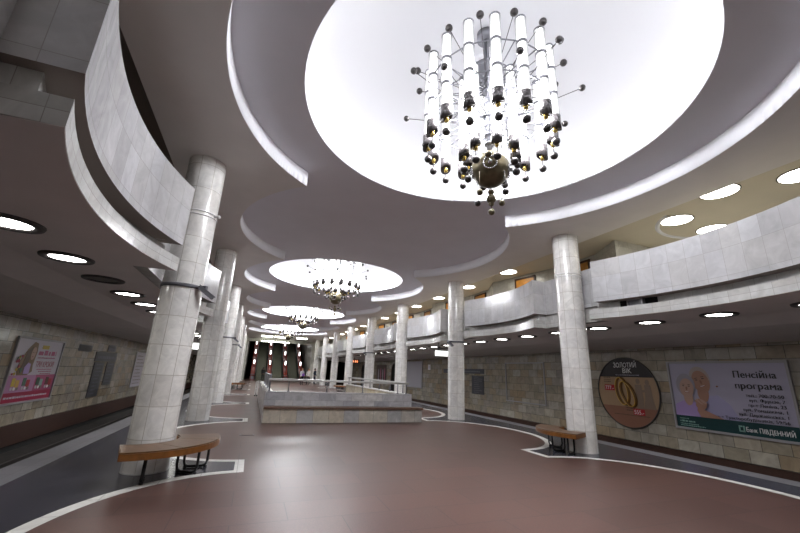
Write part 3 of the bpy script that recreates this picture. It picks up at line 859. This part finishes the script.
for i, (a, b) in enumerate(zip(EX, EX[1:])):
    t = thing('escalator', f'{("left", "middle", "right")[i]} dark flight of the three escalators at the far end', 'escalator', ((a+b)/2, yE, 0), 0, 'escalators at the far end')
    s = MB(); hw = .62; y_, z_ = 0, .02; st = .36
    s.box(-hw, hw, -.9, 0, 0, .02)
    for j in range(46):
        zz = z_+st*SL
        s.face([(-hw, y_, z_), (hw, y_, z_), (hw, y_, zz), (-hw, y_, zz)])
        s.face([(-hw, y_, zz), (hw, y_, zz), (hw, y_+st, zz), (-hw, y_+st, zz)])
        y_ += st; z_ = zz
    s.build('steps', 'escalator_step', t)
    for q in (-1, 1):
        h = MB(); x = q*(hw+.10)
        h.tube([(x, -.75, .55), (x, -.95, .7), (x, -.95, .85), (x, -.7, .98), (x, 0, 1.0), (x, 16, 1.0+16*SL)], .045, 8)
        h.build('handrail', 'escalator_dark', t)
        k_ = MB(); x0_ = x-.03; x1_ = x+.03
        P = [(-.9, 0), (.2, 0), (16, 15.8*SL), (16, 15.8*SL+.95), (0, .95), (-.7, .93), (-.9, .75)]
        for xx, rev in ((x0_, 0), (x1_, 1)):
            f = [(xx, p[0], p[1]) for p in P]; k_.face(f if not rev else f[::-1])
        for m_ in range(len(P)):
            p, r_ = P[m_], P[(m_+1) % len(P)]
            k_.face([(x0_, *p), (x1_, *p), (x1_, *r_), (x0_, *r_)])
        k_.build('skirt', 'escalator_dark', t)
for i, x in enumerate(EX):
    t = thing('balustrade', f'red escalator balustrade with a row of lamps, {("leftmost", "second from left", "third from left", "rightmost")[i]} of four', 'balustrade', (x, yE, 0), 0, 'red balustrades between the escalators')
    d = MB(); hw = .27
    P = [(-.6, 0), (.3, 0), (16, 15.7*SL), (16, 15.7*SL+.72), (.1, .78), (-.4, .70), (-.6, .5)]
    for xx, rev in ((-hw, 0), (hw, 1)):
        f = [(xx, p[0], p[1]) for p in P]; d.face(f if not rev else f[::-1])
    for m_ in range(len(P)):
        p, r_ = P[m_], P[(m_+1) % len(P)]
        d.face([(-hw, *p), (hw, *p), (hw, *r_), (-hw, *r_)])
    d.build('panel', 'escalator_red', t)
    nl = MB(); nl.box(-.2, .2, -.66, -.6, .1, .55); nl.box(-.26, .26, -.62, -.2, .70, .76); nl.build('newel', 'silver_metal', t)
    for j in range(5):
        yv = 1.9+2.6*j; z = .78+(yv-.1)*SL*(15.7*SL+.72-.78)/((16-.1)*SL)
        p_ = MB(); p_.cyl((0, yv, z-.05), (0, yv, z+.35), .035, 8); o = p_.build('lamp_post', 'silver_metal', t)
        l = MB(); l.lathe([(0, z+.32), (.07, z+.34), (.085, z+.42), (.085, z+.80), (.06, z+.86), (0, z+.88)], 12, 0, yv)
        l.build('lamp_shade', 'escalator_lamp', o)
n = 0
for (yv, zz, xs) in ((48.4, 5.36, ((.55, 1.85), (2.05, 3.75), (4.7, 6.0))), (52.6, 5.05, ((.7, 2.3), (2.4, 4.2)))):
    for (a, b) in xs:
        n += 1
        t = thing('tube_lamp', f'bright strip lamp before the escalators, {("left one of the upper row", "middle one of the upper row", "right one of the upper row", "left one of the lower row", "right one of the lower row")[n-1]}', 'ceiling light', ((a+b)/2, yv, zz), 0, 'strip lamps before the escalators')
        L = (b-a)/2
        MB().box(-L, L, -.12, .12, .0, .05).build('housing', 'white_wire', t)
        MB().box(-L+.03, L-.03, -.10, .10, -.10, .0).build('diffuser', 'tube_light', t)
        top = ZL-zz
        if top > .06:
            for sx in (-L*.7, L*.7): MB().cyl((sx, 0, .05), (sx, 0, top), .012, 6).build('hanger', 'silver_metal', t)
# rear wall behind the photographer
w = MB(); w.box(-9, 15, YBACK-.3, YBACK, -1.2, 6.2); struct('wall_rear', w, 'balcony_marble')
# outer walls of the balcony level
for s_, xx in (('outer_left', -8.5), ('outer_right', 14.6)):
    w = MB(); w.box(xx-.1, xx+.1, YBACK, YEND, 3.0, 6.0); struct('wall_'+s_, w, 'balcony_marble')

# ------------------------------------------------------------------ POSTERS, BOARDS, SIGNS
def wall_thing(name, lab, cat, side, y, z, group=None, off=0):
    t = thing(name, lab, cat, (0, 0, 0), 0, group)
    if side == 'right': R = Matrix(((0, 0, -1), (-1, 0, 0), (0, 1, 0)))      # u=-Y, v=Z, n=-X
    else: R = Matrix(((0, 0, 1), (1, 0, 0), (0, 1, 0)))                     # u=+Y, v=Z, n=+X
    x = WRX-off if side == 'right' else WLX+off
    t.matrix_world = Matrix.Translation((x, y, z)) @ R.to_4x4()
    return t
def poly(t, name, pts, mat_, z, d=.004, label=None):
    m = MB()
    A = sum(pts[i][0]*pts[(i+1) % len(pts)][1]-pts[(i+1) % len(pts)][0]*pts[i][1] for i in range(len(pts)))
    m.prism(pts if A > 0 else pts[::-1], z, z+d)
    o = m.build(name, mat_, t)
    if label: o['label'] = label
    return o
def rect(x0, x1, y0, y1): return [(x0, y0), (x1, y0), (x1, y1), (x0, y1)]
def ell(cx_, cy_, rx, ry, n=36, rot=0, a0=0, a1=2*PI):
    out = []
    for j in range(n):
        a = a0+(a1-a0)*j/(n if abs(a1-a0-2*PI) < 1e-6 else n-1); x, y = rx*math.cos(a), ry*math.sin(a)
        out.append((cx_+x*math.cos(rot)-y*math.sin(rot), cy_+x*math.sin(rot)+y*math.cos(rot)))
    return out
def frame(t, w, h, bw, mat_, d=.06):
    m = MB()
    m.box(-w/2, w/2, -h/2, -h/2+bw, 0, d).box(-w/2, w/2, h/2-bw, h/2, 0, d).box(-w/2, -w/2+bw, -h/2+bw, h/2-bw, 0, d).box(w/2-bw, w/2, -h/2+bw, h/2-bw, 0, d)
    return m.build('frame', mat_, t)
_adv = {}
SWAP = {'е': ('e', 1), 'с': ('c', 1), 'а': ('a', 1), 'р': ('p', 1), 'о': ('o', 1), 'у': ('y', 1), 'х': ('x', 1), 'і': ('i', 1),
        'н': ('H', .70), 'в': ('B', .70), 'т': ('T', .70), 'м': ('M', .70), 'к': ('K', .70), 'п': ('П', .62), 'г': ('Г', .62), 'В': ('B', 1), 'Н': ('H', 1), 'Е': ('E', 1), 'Р': ('P', 1), 'О': ('O', 1), 'Т': ('T', 1), 'К': ('K', 1), 'І': ('I', 1)}
def _text_mesh(body):
    cu = bpy.data.curves.new('lettering', 'FONT'); cu.body = body; cu.size = 1; cu.extrude = .0006
    tmp = bpy.data.objects.new('lettering', cu); C.objects.link(tmp)
    dg = bpy.context.evaluated_depsgraph_get(); dg.update()
    me = bpy.data.meshes.new_from_object(tmp.evaluated_get(dg))
    bpy.data.objects.remove(tmp); bpy.data.curves.remove(cu)
    return me
def _width(body):
    me = _text_mesh(body); xs = [v.co.x for v in me.vertices]; bpy.data.meshes.remove(me)
    return max(xs)-min(xs)
def _glyph(c):
    if c not in _adv:
        l, k = SWAP.get(c, (c, 1))
        ad = (_width('I'+l+'I')-_width('II'))*k
        if c == ' ': _adv[c] = (ad, [], [])
        else:
            me = _text_mesh(l)
            _adv[c] = (ad, [(v.co.x*k, v.co.y*k, v.co.z) for v in me.vertices], [tuple(p.vertices) for p in me.polygons]); bpy.data.meshes.remove(me)
    return _adv[c]
def text(t, name, body, mat_, x, y, h, z, width=None, bold=0):
    V, F, u = [], [], 0
    for c in body:
        ad, v, f = _glyph(c); n = len(V)
        for i_, o_ in enumerate((0, -bold, bold) if bold else (0,)):
            n = len(V)
            V += [(p[0]+u+o_, p[1], p[2]+.0012*i_) for p in v]; F += [tuple(q+n for q in g_) for g_ in f]
        u += ad+bold
    xs = [p[0] for p in V]; x0 = min(xs); sx = width/(max(xs)-x0) if width else h
    me = bpy.data.meshes.new(name); me.from_pydata([((p[0]-x0)*sx+x, p[1]*h+y, p[2]+z) for p in V], [], F); me.update()
    me.materials.append(M[mat_])
    o = bpy.data.objects.new(name, me); C.objects.link(o); o.parent = t
    return o
def strokes(t, name, mat_, x0, x1, y, h, z, dens=9):
    """a line of small print too small to read: a row of short bars"""
    m = MB(); x = x0
    while x < x1-.01:
        w = min(random.uniform(.4, 2.2)*h, x1-x); m.box(x, x+w, y, y+h*random.uniform(.75, 1), z, z+.002); x += w+h*.45
    return m.build(name, mat_, t)

for n_, c_ in dict(print_lilac=(.44, .42, .56), print_black=(.02, .02, .025), print_green=(.006, .045, .05), print_white=(.8, .8, .82), print_skin=(.40, .215, .155), print_skin_light=(.48, .31, .25),
                   print_hair_grey=(.33, .31, .38), print_hair_light=(.45, .38, .36), print_lips=(.30, .05, .05), print_shirt=(.40, .38, .60), print_lavender=(.42, .30, .62), print_plum=(.012, .007, .012),
                   print_tan=(.38, .25, .15), print_rust=(.26, .12, .08), print_gold=(.62, .38, .07), print_gold_dark=(.16, .07, .01), print_red=(.40, .012, .02), print_grey=(.22, .18, .17), print_shadow=(.24, .17, .13),
                   print_crimson=(.36, .012, .06), print_pink=(.46, .22, .42), print_rose=(.42, .06, .18), print_pale=(.55, .52, .60), print_brown=(.10, .055, .035), print_brown_light=(.20, .12, .06),
                   print_yellow=(.55, .40, .03), print_leaf=(.04, .14, .09), print_teal=(.25, .45, .40)).items():
    plain(n_, c_, .3)

# pension advert on the right wall
BW, BH = 3.08, 2.02
t = wall_thing('advertisement', 'large framed pension advert with smiling elderly couple on the right track wall', 'advertisement', 'right', 7.10, 1.32)
poly(t, 'backing', rect(-BW/2+.02, BW/2-.02, -BH/2+.02, BH/2-.02), 'print_lilac', .0, .02)
frame(t, BW, BH, .06, 'frame_alu')
poly(t, 'green_band', rect(-BW/2+.06, BW/2-.06, -BH/2+.06, -BH/2+.40), 'print_green', .022)
Z1 = .026
def person_print(cx_, cy_, s, tilt, hair, skin, shirt, shirt_pts, bald=False, Z1=Z1):
    poly(t, 'shirt', shirt_pts, shirt, Z1-.002)
    poly(t, 'neck', ell(cx_+.03*s, cy_-.30*s, .13*s, .22*s), skin, Z1+.001)
    poly(t, 'hair', ell(cx_, cy_+.07*s, (.235 if bald else .27)*s, (.29 if bald else .33)*s, rot=tilt), hair, Z1+.003)
    poly(t, 'face', ell(cx_+.02*s, cy_-.02*s, .20*s, .28*s, rot=tilt), skin, Z1+.008)
    q = Matrix.Rotation(tilt, 2)
    for ex in (-.085, .075):
        p = q @ Vector((ex*s+.02*s, .04*s)); poly(t, 'eye', ell(cx_+p.x, cy_+p.y, .032*s, .012*s, 12), 'print_black', Z1+.013, .002)
        p = q @ Vector((ex*s+.02*s, .085*s)); poly(t, 'brow', ell(cx_+p.x, cy_+p.y, .045*s, .009*s, 12, rot=tilt), 'print_brown', Z1+.013, .002)
    p = q @ Vector((.02*s, -.03*s)); poly(t, 'nose', ell(cx_+p.x, cy_+p.y, .026*s, .055*s, 14, rot=tilt), 'print_rust', Z1+.013, .002)
    p = q @ Vector((.02*s, -.125*s)); poly(t, 'mouth', ell(cx_+p.x, cy_+p.y, .075*s, .03*s, 16, rot=tilt, a0=PI, a1=2*PI), 'print_lips', Z1+.013, .002)
    poly(t, 'teeth', ell(cx_+p.x, cy_+p.y, .058*s, .016*s, 16, rot=tilt, a0=PI, a1=2*PI), 'print_white', Z1+.016, .002)
u0 = -BW/2; v0 = -BH/2
person_print(u0+.92, v0+1.44, 1.18, .25, 'print_hair_light', 'print_skin', 'print_shirt',
             [(u0+.85, v0+.40), (u0+.80, v0+.85), (u0+1.05, v0+1.02), (u0+1.35, v0+1.05), (u0+1.62, v0+.80), (u0+1.80, v0+.40)], True)
person_print(u0+.50, v0+1.24, 1.02, -.05, 'print_hair_grey', 'print_skin_light', 'print_lavender',
             [(u0+.08, v0+.40), (u0+.12, v0+.72), (u0+.35, v0+.84), (u0+.62, v0+.86), (u0+.80, v0+.72), (u0+.82, v0+.40)], False, Z1+.020)
poly(t, 'forearm', [(u0+.78, v0+.74), (u0+.98, v0+.60), (u0+1.42, v0+.40), (u0+.82, v0+.40), (u0+.74, v0+.58)], 'print_skin', Z1+.042)
for fz, (fx, fy, rr_) in enumerate(((.80, .80, .3), (.85, .84, .35), (.91, .85, .4), (.97, .84, .45))):
    poly(t, 'finger', ell(u0+fx, v0+fy, .035, .12, 16, rot=rr_+.5), 'print_skin_light' if fz % 2 else 'print_skin', Z1+.054+.005*fz)
poly(t, 'hand', ell(u0+.88, v0+.74, .15, .12, 20), 'print_skin', Z1+.048)
poly(t, 'earpiece', ell(u0+1.36, v0+1.30, .03, .025, 12), 'print_rust', Z1)
R_ = BW/2-.20
text(t, 'headline', 'Пенсійна', 'print_black', R_-1.06, v0+1.56, .26, Z1, width=.97, bold=.028)
text(t, 'headline', 'програма', 'print_black', R_-1.06, v0+1.27, .26, Z1, width=1.04, bold=.028)
for i, (s_, wd) in enumerate((('тел.: 700-70-50', .82), ('вул. Фрунзе, 7', .76), ('пр-т Леніна, 23', .80), ('вул. Ромашкіна, 1', .94), ('вул. Державінська, 1', 1.06), ('пр-т Тракторобудівників, 59/56', 1.66))):
    text(t, 'address_line', s_, 'print_black', R_-.02-wd, v0+1.06-.125*i, .115, Z1+.03, width=wd, bold=.02)
text(t, 'bank_name', 'Банк ПІВДЕННИЙ', 'print_white', .34, v0+.15, .17, Z1+.002, width=1.02, bold=.02)
m = MB(); a = .17; m.box(a, a+.035, v0+.13, v0+.29, Z1, Z1+.003).box(a, a+.14, v0+.13, v0+.165, Z1, Z1+.003).box(a+.105, a+.14, v0+.13, v0+.29, Z1, Z1+.003).box(a, a+.09, v0+.255, v0+.29, Z1, Z1+.003)
m.build('logo', 'print_teal', t)
for i, (y_, x1) in enumerate(((v0+.30, -1.12), (v0+.215, -.95), (v0+.15, -.85), (v0+.10, -.68))):
    strokes(t, 'small_print', 'print_teal', u0+.16, x1, y_, .05 if i == 1 else .028, Z1)

# round ring advert
t = wall_thing('advertisement', 'round dark-rimmed jewellery advert with two gold rings on the right wall', 'advertisement', 'right', 10.22, 1.29)
RA = 1.22
m = MB(); m.lathe([(RA-.03, 0), (RA, 0), (RA, .05), (RA-.03, .05), (RA-.03, 0)], 64); m.build('frame', 'dark_rim', t)
poly(t, 'backing', ell(0, 0, RA-.02, RA-.02, 64), 'print_tan', 0, .02)
a = math.asin(.52/(RA-.03)); poly(t, 'dark_top', ell(0, 0, RA-.03, RA-.03, 40, 0, a, PI-a), 'print_plum', .021)
a = math.asin(.50/(RA-.03)); poly(t, 'rust_bottom', ell(0, 0, RA-.03, RA-.03, 40, 0, PI+a, 2*PI-a), 'print_rust', .021)
text(t, 'headline', 'ЗОЛОТИЙ', 'print_white', -.44, .86, .25, .026, width=.92)
text(t, 'headline', 'ВІК', 'print_white', -.08, .66, .25, .026, width=.36)
strokes(t, 'small_print', 'print_hair_grey', -.38, .55, .575, .035, .026)
for (cx_, cy_, rx, ry, ro, zz) in ((-.20, .03, .235, .47, .16, 0), (.02, -.06, .225, .45, .42, .02)):
    for q in range(4):
        m = MB(); P = ell(cx_+(.05, .025, 0, -.012)[q], cy_, rx, ry, 44, ro)
        m.tube([(p[0], p[1], .026+zz+.006*q) for p in P], (.034, .034, .030, .012)[q], 6, closed=True)
        m.build('gold_ring', ('print_gold_dark', 'print_gold_dark', 'print_gold', 'print_yellow')[q], t)
for (cx_, s_) in ((.46, 1), (.80, .92)):
    poly(t, 'couple_silhouette', ell(cx_, .38*s_, .075, .095), 'print_shadow', .026)
    poly(t, 'couple_silhouette', [(cx_-.12*s_, .27), (cx_+.12*s_, .27), (cx_+.15, -.2), (cx_+.12+.1*(s_ < 1), -.52), (cx_-.12-.1*(s_ < 1), -.52), (cx_-.13, -.2)], 'print_shadow', .026)
poly(t, 'couple_silhouette', [(.55, .1), (.72, .1), (.72, .02), (.55, .02)], 'print_shadow', .027)
for (x, yv, s_) in ((-.86, .08, '777.-'), (.22, -.70, '555.-')):
    poly(t, 'price_tag', rect(x-.05, x+.37, yv-.05, yv+.15), 'print_red', .026)
    text(t, 'price', s_, 'print_white', x-.02, yv-.02, .19, .031, width=.35)
    for i in range(3): strokes(t, 'small_print', 'print_brown', x-.06-.26*(x > 0), x+.24-.22*(x > 0), yv+.40-.075*i-.18*(x > 0), .035, .026)
strokes(t, 'small_print', 'print_brown', -.6, .75, -.79, .028, .026)

# slate boards with pale letters, empty frame, blank boards
def board(side, name, lab, y, z, w, h, lines, group='slate direction boards'):
    t = wall_thing(name, lab, 'sign', side, y, z, group)
    poly(t, 'panel', rect(-w/2, w/2, -h/2, h/2), 'board_slate', 0, .03)
    if lines == 1: strokes(t, 'lettering', 'board_letter', -w*.40, w*.42, -h*.2, h*.32, .031)
    else:
        for i in range(lines):
            yy_ = h/2-(i+.8)*h/(lines+.6)
            strokes(t, 'lettering', 'board_letter', -w*.30, -w*.30+w*random.uniform(.35, .72), yy_, h/(lines)*.34, .031)
    return t
board('right', 'direction_board', 'long narrow slate board on the right wall behind the second column', 21.95, 1.92, 5.1, .28, 1)
board('right', 'direction_board', 'tall slate list board under the long narrow board on the right wall', 20.1, 1.13, 1.3, 1.05, 9)
board('left', 'direction_board', 'wide slate board over two list boards on the left wall', 22.05, 1.80, 2.75, .42, 1)
board('left', 'direction_board', 'taller slate list board of the left wall pair', 21.35, .80, 1.2, 1.5, 9)
board('left', 'direction_board', 'shorter slate list board of the left wall pair', 22.85, 1.04, 1.05, 1.05, 6)
board('left', 'direction_board', 'small plain slate plate above the left wall boards', 22.5, 2.22, 1.0, .30, 1)
t = wall_thing('picture_frame', 'empty thin metal frame on the tiles of the right track wall', 'frame', 'right', 15.85, 1.42)
frame(t, 2.95, 1.95, .05, 'frame_alu', .05)
t = wall_thing('vent_plate', 'small dark vent plate high on the left wall beside the pink poster', 'vent', 'left', 19.4, 2.10)
poly(t, 'plate', rect(-.65, .65, -.13, .13), 'band_grey', 0, .02)
for i in range(5): poly(t, 'slat', rect(-.6, .6, -.11+.045*i, -.085+.045*i), 'dark_rim', .02, .012)
t = wall_thing('blank_board', 'blank bluish white billboard on the right wall beside the third column', 'billboard', 'right', 30.6, 1.60)
poly(t, 'panel', rect(-2.4, 2.4, -1.04, 1.04), 'blank_white', .0, .03); frame(t, 4.86, 2.14, .06, 'frame_alu', .05)
t = wall_thing('wall_plate', 'small white square plate on the right wall right of the blank billboard', 'sign', 'right', 26.9, 2.17)
poly(t, 'panel', rect(-.2, .2, -.2, .2), 'print_white', .0, .03); poly(t, 'number', rect(-.03, .03, -.12, .12), 'violet_sign', .031)
t = wall_thing('notice_poster', 'pale poster on the left wall, partly behind the nearest column', 'poster', 'left', 28.4, 1.22)
poly(t, 'panel', rect(-1.45, 1.45, -1.0, 1.0), 'print_pale', .0, .02); frame(t, 2.98, 2.06, .04, 'frame_alu', .04)
for i in range(9): strokes(t, 'small_print', 'print_grey', -1.1, random.uniform(-.1, 1.0), .75-.2*i, .06, .021)
# arched niches and a dark poster far along the right wall
for i, yv in enumerate((34.7, 45.6)):
    t = wall_thing('arched_niche', ('dark arched niche in the right wall behind the third column', 'dark arched niche in the right wall, far one between the columns')[i], 'niche', 'right', yv, -.1)
    poly(t, 'opening', [(-.7, 0), (.7, 0)] + ell(0, 1.8, .7, .75, 20, 0, 0, PI), 'black_void', 0, .02)
    m = MB(); m.tube([(-.76, 0, .02), (-.76, 1.8, .02)] + [(-p[0], p[1], .02) for p in ell(0, 1.8, .76, .81, 16, 0, 0, PI)] + [(.76, 0, .02)], .06, 6); m.build('surround', 'niche_wood', t)
t = wall_thing('dark_poster', 'dark reddish poster with pale figures between the arched niches', 'poster', 'right', 38.6, 1.5)
poly(t, 'panel', rect(-1.6, 1.6, -.9, .9), 'niche_wood', .0, .03)
for i, x in enumerate((-.9, -.2, .5, 1.1)): poly(t, 'figure', ell(x, -.1+.1*(i % 2), .14, .62, 16), 'print_rose' if i % 2 else 'print_hair_grey', .03)

# cosmetics poster on the left wall
PW, PH = 2.98, 1.98
t = wall_thing('advertisement', 'pink and white poster of a long-haired woman on the left track wall', 'advertisement', 'left', 15.88, 1.24)
poly(t, 'backing', rect(-PW/2+.02, PW/2-.02, -PH/2+.02, PH/2-.02), 'print_pale', 0, .02)
frame(t, PW, PH, .05, 'frame_alu')
u0, v0 = -PW/2, -PH/2
poly(t, 'pink_panel', rect(u0+.06, u0+1.65, v0+.34, v0+.84), 'print_pink', .022)
poly(t, 'rose_panel', rect(u0+1.65, -u0-.06, v0+.34, v0+.84), 'print_rose', .022)
poly(t, 'crimson_band', rect(u0+.06, -u0-.06, v0+.06, v0+.34), 'print_crimson', .022)
strokes(t, 'small_print', 'print_pale', u0+.2, -u0-.3, v0+.17, .06, .026)
poly(t, 'hair', [(u0+1.02, v0+1.86), (u0+1.24, v0+1.82), (u0+1.30, v0+1.55), (u0+1.24, v0+1.15), (u0+1.30, v0+.95), (u0+1.05, v0+.84), (u0+.50, v0+.84), (u0+.40, v0+1.0), (u0+.48, v0+1.3), (u0+.72, v0+1.62)], 'print_brown_light', .024)
poly(t, 'hair', [(u0+.72, v0+1.55), (u0+.98, v0+1.72), (u0+.95, v0+1.30), (u0+.78, v0+.95), (u0+.6, v0+.95)], 'print_brown', .028)
poly(t, 'face', ell(u0+1.08, v0+1.50, .13, .20, 24, -.15), 'print_skin_light', .032)
poly(t, 'shoulder', [(u0+.80, v0+.88), (u0+.78, v0+1.08), (u0+.94, v0+1.22), (u0+1.1, v0+1.18), (u0+1.12, v0+.88)], 'print_lavender', .032)
for ex in (-.05, .05): poly(t, 'eye', ell(u0+1.08+ex, v0+1.53, .022, .01, 10), 'print_black', .037, .002)
poly(t, 'mouth', ell(u0+1.07, v0+1.40, .035, .014, 12), 'print_lips', .037, .002)
for i in range(16):
    poly(t, 'flower', ell(u0+.2+random.uniform(0, .45), v0+.88+random.uniform(0, .6), random.uniform(.03, .07), random.uniform(.03, .06), 10), ('print_yellow', 'print_crimson', 'print_leaf', 'print_crimson')[i % 4], .040+.0005*i)
poly(t, 'badge', rect(u0+1.55, u0+1.98, v0+1.66, v0+1.78), 'print_yellow', .024)
strokes(t, 'script_title', 'print_rose', u0+1.42, u0+2.6, v0+1.46, .16, .024)
strokes(t, 'small_print', 'print_rose', u0+1.42, u0+2.6, v0+1.36, .035, .024)
text(t, 'headline', 'ТРИ КРОКИ!', 'print_crimson', u0+1.42, v0+1.08, .27, .024, width=1.2)
for i in range(3): strokes(t, 'small_print', 'print_rose', u0+1.55+.15*i, u0+2.55, v0+1.0-.07*i, .028, .024)
for i, (x, cs) in enumerate(((.36, ('print_yellow', 'print_gold')), (.95, ('print_leaf', 'print_red')), (1.75, ('print_leaf', 'print_teal')), (2.35, ('print_brown', 'print_red')))):
    for q in range(2): poly(t, 'product_box', rect(u0+x+.22*q, u0+x+.22*q+.19, v0+.52-.04*q, v0+.76-.06*q), cs[q], .027)
    for q in range(3): poly(t, 'product_jar', ell(u0+x+.05+.16*q, v0+.45, .06, .05, 14), ('print_pale', 'print_white', 'print_grey')[q], .032)

# hanging lit sign, orange clock display
t = thing('lit_sign', 'white lit box sign hanging over the right platform beside the second column', 'sign', (8.3, 16.0, 2.45))
MB().box(-.36, .36, -.06, .06, .02, .26).build('lightbox', 'sign_light', t)
MB().box(-.38, .38, -.07, .07, .0, .02).box(-.38, .38, -.07, .07, .26, .28).build('frame', 'sign_grey_box', t)
h = MB()
for sx in (-.2, .2): h.cyl((sx, 0, .28), (sx, 0, .63), .012, 6)
h.box(-.26, .26, -.05, .05, .36, .40).build('hanger', 'black_steel', t)
t = thing('clock_display', 'small glowing orange clock display far along the right platform', 'clock', (9.3, 36.5, 2.40))
MB().box(-.45, .45, 0, .12, 0, .36).build('housing', 'black_steel', t)
dm = MB()
for x in (-.32, -.14, .08, .26): dm.box(x-.06, x+.06, -.006, 0, .08, .28)
dm.build('glowing_digits', 'led_orange', t)
MB().box(-.03, .03, .03, .09, .36, .68).build('hanger', 'black_steel', t)
# lit sign far down the left platform
t = thing('lit_sign', 'small lit sign hanging over the left platform between the first two columns', 'sign', (-3.0, 21.0, 2.35))
MB().box(-.5, .5, -.06, .06, 0, .3).build('lightbox', 'sign_light', t)
h = MB(); h.cyl((-.3, 0, .3), (-.3, 0, .73), .012, 6).cyl((.3, 0, .3), (.3, 0, .73), .012, 6).build('hanger', 'black_steel', t)

# ------------------------------------------------------------------ PEOPLE by the escalators
def person(lab, loc, rz, H, top, trousers, hair, pose=0, bag=None):
    t = thing('person', lab, 'person', loc, rz, 'people by the escalators')
    s = H/1.75
    J = {'pelvis': (0, 0, .95), 'spine': (0, 0, 1.15), 'chest': (0, .0, 1.36), 'neck': (0, .0, 1.50), 'head': (0, -.02, 1.60), 'crown': (0, -.01, 1.70)}
    E = [('pelvis', 'spine'), ('spine', 'chest'), ('chest', 'neck'), ('neck', 'head'), ('head', 'crown')]
    Rr = {'pelvis': .15, 'spine': .135, 'chest': .155, 'neck': .058, 'head': .088, 'crown': .072}
    for q, sx in (('l', -1), ('r', 1)):
        st = .10*pose*sx
        J.update({'hip'+q: (.09*sx, 0, .88), 'knee'+q: (.10*sx, -.02+st*.5, .50), 'ankle'+q: (.105*sx, .02+st, .09), 'toe'+q: (.12*sx, -.13+st, .04),
                  'sho'+q: (.18*sx, 0, 1.42), 'elb'+q: (.25*sx, .02, 1.14), 'wri'+q: (.23*sx, -.12-.1*pose, .93), 'han'+q: (.22*sx, -.17-.12*pose, .86)})
        Rr.update({'hip'+q: .088, 'knee'+q: .062, 'ankle'+q: .043, 'toe'+q: .038, 'sho'+q: .068, 'elb'+q: .045, 'wri'+q: .032, 'han'+q: .035})
        E += [('pelvis', 'hip'+q), ('hip'+q, 'knee'+q), ('knee'+q, 'ankle'+q), ('ankle'+q, 'toe'+q), ('chest', 'sho'+q), ('sho'+q, 'elb'+q), ('elb'+q, 'wri'+q), ('wri'+q, 'han'+q)]
    names = list(J)
    me = bpy.data.meshes.new('body')
    me.from_pydata([tuple(c*s for c in J[n]) for n in names], [(names.index(a), names.index(b)) for a, b in E], [])
    o = bpy.data.objects.new('body', me); C.objects.link(o)
    mod = o.modifiers.new('skin', 'SKIN')
    for i, n in enumerate(names):
        d = me.skin_vertices[0].data[i]; d.radius = (Rr[n]*s, Rr[n]*s*(.72 if n in ('pelvis', 'spine', 'chest') else 1)); d.use_root = n == 'pelvis'
    sb = o.modifiers.new('sub', 'SUBSURF'); sb.levels = 2; sb.render_levels = 2
    dg = bpy.context.evaluated_depsgraph_get(); dg.update()
    m2 = bpy.data.meshes.new_from_object(o.evaluated_get(dg)); bpy.data.objects.remove(o)
    m2.materials.clear()
    for k in ('skin', top, trousers, 'cloth_black'): m2.materials.append(M[k])
    for p in m2.polygons:
        c = p.center/s; p.use_smooth = True
        p.material_index = 3 if c.z < .10 else 2 if c.z < .92 and abs(c.x) < .2 else 1 if c.z < 1.49 and c.z > .95 else 0
    b = bpy.data.objects.new('body', m2); C.objects.link(b); b.parent = t
    h = MB(); h.lathe([(0, 1.76*s), (.07*s, 1.745*s), (.103*s, 1.69*s), (.105*s, 1.62*s), (.09*s, 1.54*s)][::-1], 14, 0, .02*s)
    h.build('hair', hair, t)
    if bag:
        g = MB(); g.box(-.16, .12, -.32, -.2, .92, 1.2); g.build('bag', bag, t, bevel=.02)
    return t
person('person in light top with violet bag and black trousers before the escalators', (5.18, 42.8, 0), .4, 1.72, 'cloth_grey', 'cloth_black', 'hair_fair', 0, 'cloth_violet')
person('person in pale coat and black trousers beside the one with a violet bag', (5.98, 43.6, 0), -.5, 1.72, 'cloth_pale', 'cloth_black', 'hair_fair', 1)
person('person in dark blue clothes standing by the right end wall', (7.1, 46.5, 0), .9, 1.80, 'cloth_navy', 'cloth_navy', 'hair_dark', 0)
person('person all in black beyond the stairwell, before the left escalator', (1.35, 50.0, 0), 2.6, 1.70, 'cloth_black', 'cloth_black', 'hair_dark', 0)
